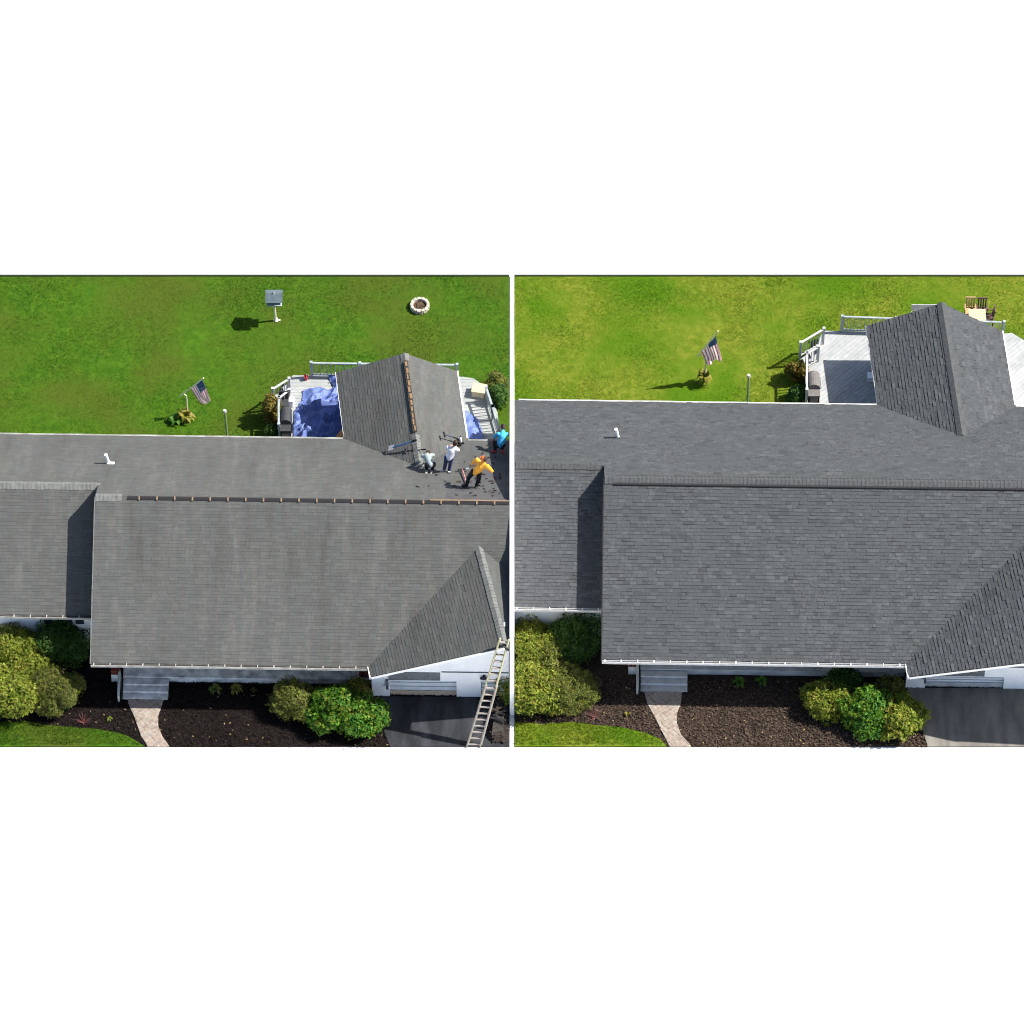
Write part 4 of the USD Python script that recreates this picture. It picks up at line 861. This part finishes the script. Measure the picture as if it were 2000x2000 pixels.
def shrub(label, loc, r, h, mat, seed, n=7000, size=.045, lumps=2.2, cat='shrub', loose=1.35):
    """a main dome, side lobes of unequal size, stray shoots and a second leaf tone"""
    rng = np.random.default_rng(seed); t = thing('shrub', label, cat, loc); loc = np.array(loc, float)
    if mat == 'leaf_olive' and r > .9: loose = .55
    lob = [(np.array([0, 0, h * .40]), np.array([r * .84, r * .84, h * .56]))]
    for q in range(int(5 + 5 * loose)):
        a, e = rng.uniform(0, 6.28), rng.uniform(-.1, 1.25); k = rng.uniform(.24, .56) * (.75 + .35 * loose)
        d = np.array([math.cos(a) * math.cos(e), math.sin(a) * math.cos(e), math.sin(e)])
        lob.append((lob[0][0] + d * lob[0][1] * rng.uniform(.62, .62 + .28 * loose), np.array([r, r, h * .62]) * k))
    A, B = [], []; tot = sum(R[0] * R[2] for _, R in lob)
    for c, R in lob:
        m = leaves(int(n * 1.6 * R[0] * R[2] / tot), R, rng, size, lumps, inner=.66); m.apply_translation(c)
        pick = rng.uniform(0, 1, len(m.faces) // 2) < rng.uniform(.03, .28); pick = np.repeat(pick, 2); F = m.faces
        A.append(trimesh.Trimesh(m.vertices, F[~pick], process=False)); B.append(trimesh.Trimesh(m.vertices, F[pick], process=False))
    st = []
    for q in range(int(10 + 26 * loose)):                     # stray shoots
        a, e = rng.uniform(0, 6.28), rng.uniform(.05, 1.4); d = np.array([math.cos(a) * math.cos(e), math.sin(a) * math.cos(e), math.sin(e)])
        p0 = lob[0][0] + d * lob[0][1] * .85; p1 = p0 + (d + [0, 0, .35]) * r * rng.uniform(.12, .12 + .2 * loose); st.append(tube(p0, p1, .008, .004, 4))
        k = 9; pts = p0 + (p1 - p0) * rng.uniform(.2, 1.05, (k, 1)) + rng.normal(0, size * .5, (k, 3)); u = rng.normal(size=(k, 3)); u /= np.linalg.norm(u, axis=1)[:, None]; w = np.cross(u, rng.normal(size=(k, 3))); w /= np.linalg.norm(w, axis=1)[:, None]
        v = np.stack([pts - u * size, pts - w * size * .45, pts + u * size, pts + w * size * .45], 1).reshape(-1, 3); i = np.arange(k)[:, None, None] * 4
        (A if q % 2 else B).append(trimesh.Trimesh(v, (i + np.array([[0, 1, 2], [0, 2, 3]])[None]).reshape(-1, 3), process=False))
    for nm, ms, mt in (('foliage', A, mat), ('new_growth', B, ALT[mat])):
        m = cat_(ms); c = m.triangles_center; m.update_faces((c[:, 1] + loc[1] > FRONT + .02) & (np.abs(c[:, 0] + loc[0]) > GAP + .01)); m.remove_unreferenced_vertices(); obj(nm, m, mt, t)
    core = trimesh.creation.icosphere(subdivisions=3, radius=1.0); v = np.array(core.vertices); v *= (.34 + .42 * meshkit.fbm(v * lumps + 7, 2, seed))[:, None]; v *= np.array([r, r, h * .62]); v[:, 2] += h * .38; core.vertices = v; obj('inner_twigs', core, 'leaf_dark', t, smooth=True)  # solid dark core standing in for the shade inside the shrub
    for q in range(5):
        a = rng.uniform(0, 6.28); st.append(tube((.05 * math.cos(a), .05 * math.sin(a), 0), (r * .35 * math.cos(a), r * .35 * math.sin(a), h * .5), .03, .014, 6))
    obj('stem', cat_(st), 'bark', t); return t
G = lambda p: (p[0], p[1], .02)
# left plot
shrub('rounded lime green shrub at the far left in front of the lower wing', (-17.173, -6.497, 0.000), .92, 1.3, 'leaf_lime', 1)
shrub('dark green dome shrub tucked against the left corner of the main eave', (-15.507, -6.409, 0.000), .98, 1.35, 'leaf_dark', 2, 9000, .04, 1.6)
shrub('broad olive clipped dome shrub in the dark mulch left of the steps', (-15.683, -8.382, 0.000), 1.08, 1.4, 'leaf_olive', 3, 12000, .034, 1.4)
shrub('loose yellow green shrub at the left edge above the front lawn', (-17.416, -8.338, 0.000), 1.12, 1.35, 'leaf_lime', 4, 7000, .06, 2.6)
shrub('olive green shrub left of the bright green clump beside the left driveway', (-7.412, -8.599, 0.000), .88, 1.05, 'leaf_olive', 5, 8000, .042, 2.0)
shrub('bright green shrub in the middle of the clump beside the dark driveway', (-6.202, -9.034, 0.000), .96, 1.15, 'leaf_bright', 6, 5200, .075, 2.6)
shrub('bright green shrub at the near end of the clump beside the dark driveway', (-5.175, -9.337, 0.000), .88, 1.0, 'leaf_bright', 7, 5200, .075, 2.6)
shrub('yellow variegated shrub against the left corner of the white garage', (-5.352, -8.338, 0.000), .54, .85, 'leaf_yellow', 8, 4200, .05, 2.4)
shrub('orange tinged bush outside the grill end of the left deck', (-8.649, 4.166, 0.000), .36, 1.0, 'leaf_orange', 9, 3500, .05, 2.4)
shrub('dark low bush under the eave beside the grill end of the left deck', (-8.566, 3.219, 0.000), .33, .7, 'leaf_dark', 10, 3000, .05, 2.2)
shrub('dark green hedge shrub behind the dark railing of the tarped deck', (-0.499, 4.808, 0.000), .36, 1.0, 'leaf_dark', 12, 4500, .045, 2.0)
shrub('olive hedge shrub at the far corner of the dark deck railing', (-0.593, 5.405, 0.000), .42, .85, 'leaf_olive', 13, 4500, .045, 2.0)
shrub('small lime filler shrub wedged between the dark dome and the broad olive dome', (-16.447, -7.377, 0.000), .62, 1.0, 'leaf_lime', 14, 4500, .05, 2.4)
# right plot
shrub('small olive filler shrub wedged between the sunlit shrub and the shaded dome', (1.419, -7.158, 0.000), .66, 1.0, 'leaf_olive', 33, 4500, .05, 2.4)
shrub('sunlit lime shrub at the divider in front of the right lower wing', (0.640, -6.409, 0.000), .90, 1.3, 'leaf_lime', 21)
shrub('dark dome shrub in the shadow under the left corner of the right eave', (2.279, -6.011, 0.000), 1.02, 1.35, 'leaf_dark', 22, 9000, .04, 1.6)
shrub('broad olive dome shrub in sunlight left of the right path', (1.944, -8.164, 0.000), 1.08, 1.3, 'leaf_olive', 23, 12000, .034, 1.6)
shrub('loose lime green shrub beside the divider above the right front lawn', (0.777, -8.295, 0.000), 1.05, 1.3, 'leaf_lime', 24, 7000, .06, 2.6)
shrub('lime green shrub at the left end of the clump beside the grey driveway', (10.761, -8.686, 0.000), .80, 1.0, 'leaf_lime', 25, 6000, .05, 2.2)
shrub('dark shrub close to the porch in the shadow of the right eave', (11.322, -7.902, 0.000), .70, .8, 'leaf_dark', 26, 6000, .05, 2.2)
shrub('olive shrub in the shaded corner between the right porch and garage', (12.957, -8.120, 0.000), .62, .85, 'leaf_olive', 27, 6000, .045, 2.2)
shrub('bright green shrub in the middle of the clump beside the grey driveway', (11.982, -9.034, 0.000), .92, 1.05, 'leaf_bright', 28, 5200, .075, 2.6)
shrub('bright yellow green shrub at the near end of the clump beside the grey driveway', (13.168, -9.293, 0.000), .88, 1.0, 'leaf_lime', 29, 5200, .07, 2.6)
shrub('orange tinged bush outside the stair corner of the right deck', (10.338, 6.077, 0.000), .34, .9, 'leaf_orange', 30, 3500, .05, 2.4)
shrub('dark bush in shade between the right lawn and the covered grill', (10.264, 5.022, 0.000), .36, .75, 'leaf_dark', 31, 3500, .05, 2.2)
# small plants
def hosta(label, loc, r, n, seed, mat='leaf_hosta', h=.22):
    rng = np.random.default_rng(seed); t = thing('plant', label, 'plant', loc)
    for q in range(n):
        a = 2 * math.pi * q / n * 2.4 + rng.uniform(-.3, .3); L = r * rng.uniform(.7, 1.1); d = np.array([math.cos(a), math.sin(a), 0]); s = np.array([-d[1], d[0], 0]); w = L * .26
        z = [0.02, h * .8, h * rng.uniform(.7, 1.1), h * rng.uniform(.1, .4)]; u = [0, .35, .7, 1.0]; wd = [.15, .9, .8, .03]; v = []
        for k in range(4): c = d * L * u[k] + np.array([0, 0, z[k]]); v += [c - s * w * wd[k] + [0, 0, .015], c, c + s * w * wd[k] + [0, 0, .015]]
        f = []
        for k in range(3):
            for j in range(2): b = 3 * k + j; f += [[b, b + 1, b + 4], [b, b + 4, b + 3]]
        obj('leaf', trimesh.Trimesh(v, f, process=False), mat, t, smooth=True)
    obj('crown', trimesh.creation.icosphere(subdivisions=1, radius=.04), mat, t); return t
hosta('left one of two small rosette plants in the dark bed before the left porch', (-10.259, -7.888, 0.040), .25, 13, 1)
hosta('paler right one of two small rosette plants in the dark bed before the left porch', (-9.534, -7.888, 0.040), .25, 15, 2, 'leaf_yellow')
hosta('tiny dark seedling right of the two rosette plants before the left porch', (-8.933, -7.888, 0.040), .13, 6, 3, 'leaf_olive', .12)
hosta('tiny yellow green weed left of the left path', (-13.842, -9.127, 0.040), .12, 6, 4, 'leaf_lime', .12)
hosta('left one of two rosette plants in deep shade before the right porch', (7.844, -7.581, 0.040), .25, 13, 5, 'leaf_bright')
hosta('right one of two rosette plants in deep shade before the right porch', (8.625, -7.538, 0.040), .25, 13, 6, 'leaf_bright')
hosta('small yellow weed in sunlight left of the right path', (3.965, -8.932, 0.040), .14, 7, 7, 'leaf_yellow', .14)
hosta('yellow green leafy plant around the foot of the left flag pole', (-11.747, 4.197, 0.020), .36, 17, 8, 'leaf_yellow', .38)
hosta('low dark green plant left of the left flag pole', (-12.112, 4.102, 0.020), .30, 14, 9, 'leaf_bright', .22)
hosta('yellow plant around the foot of the right flag pole', (6.954, 5.868, 0.020), .30, 18, 10, 'leaf_yellow', .62)
def twiggy(label, loc, seed):
    rng = np.random.default_rng(seed); t = thing('plant', label, 'plant', loc)
    for q in range(16):
        a = rng.uniform(0, 6.28); L = rng.uniform(.18, .38); obj('twig', tube((0, 0, 0), (L * math.cos(a), L * math.sin(a), rng.uniform(.08, .3)), .012, .005, 5), 'twig_red', t)
twiggy('bare reddish twiggy plant between the olive dome and the left front lawn', (-14.735, -9.235, 0.040), 1)
twiggy('bare pinkish twiggy plant between the olive dome and the right front lawn', (2.872, -9.019, 0.040), 2)
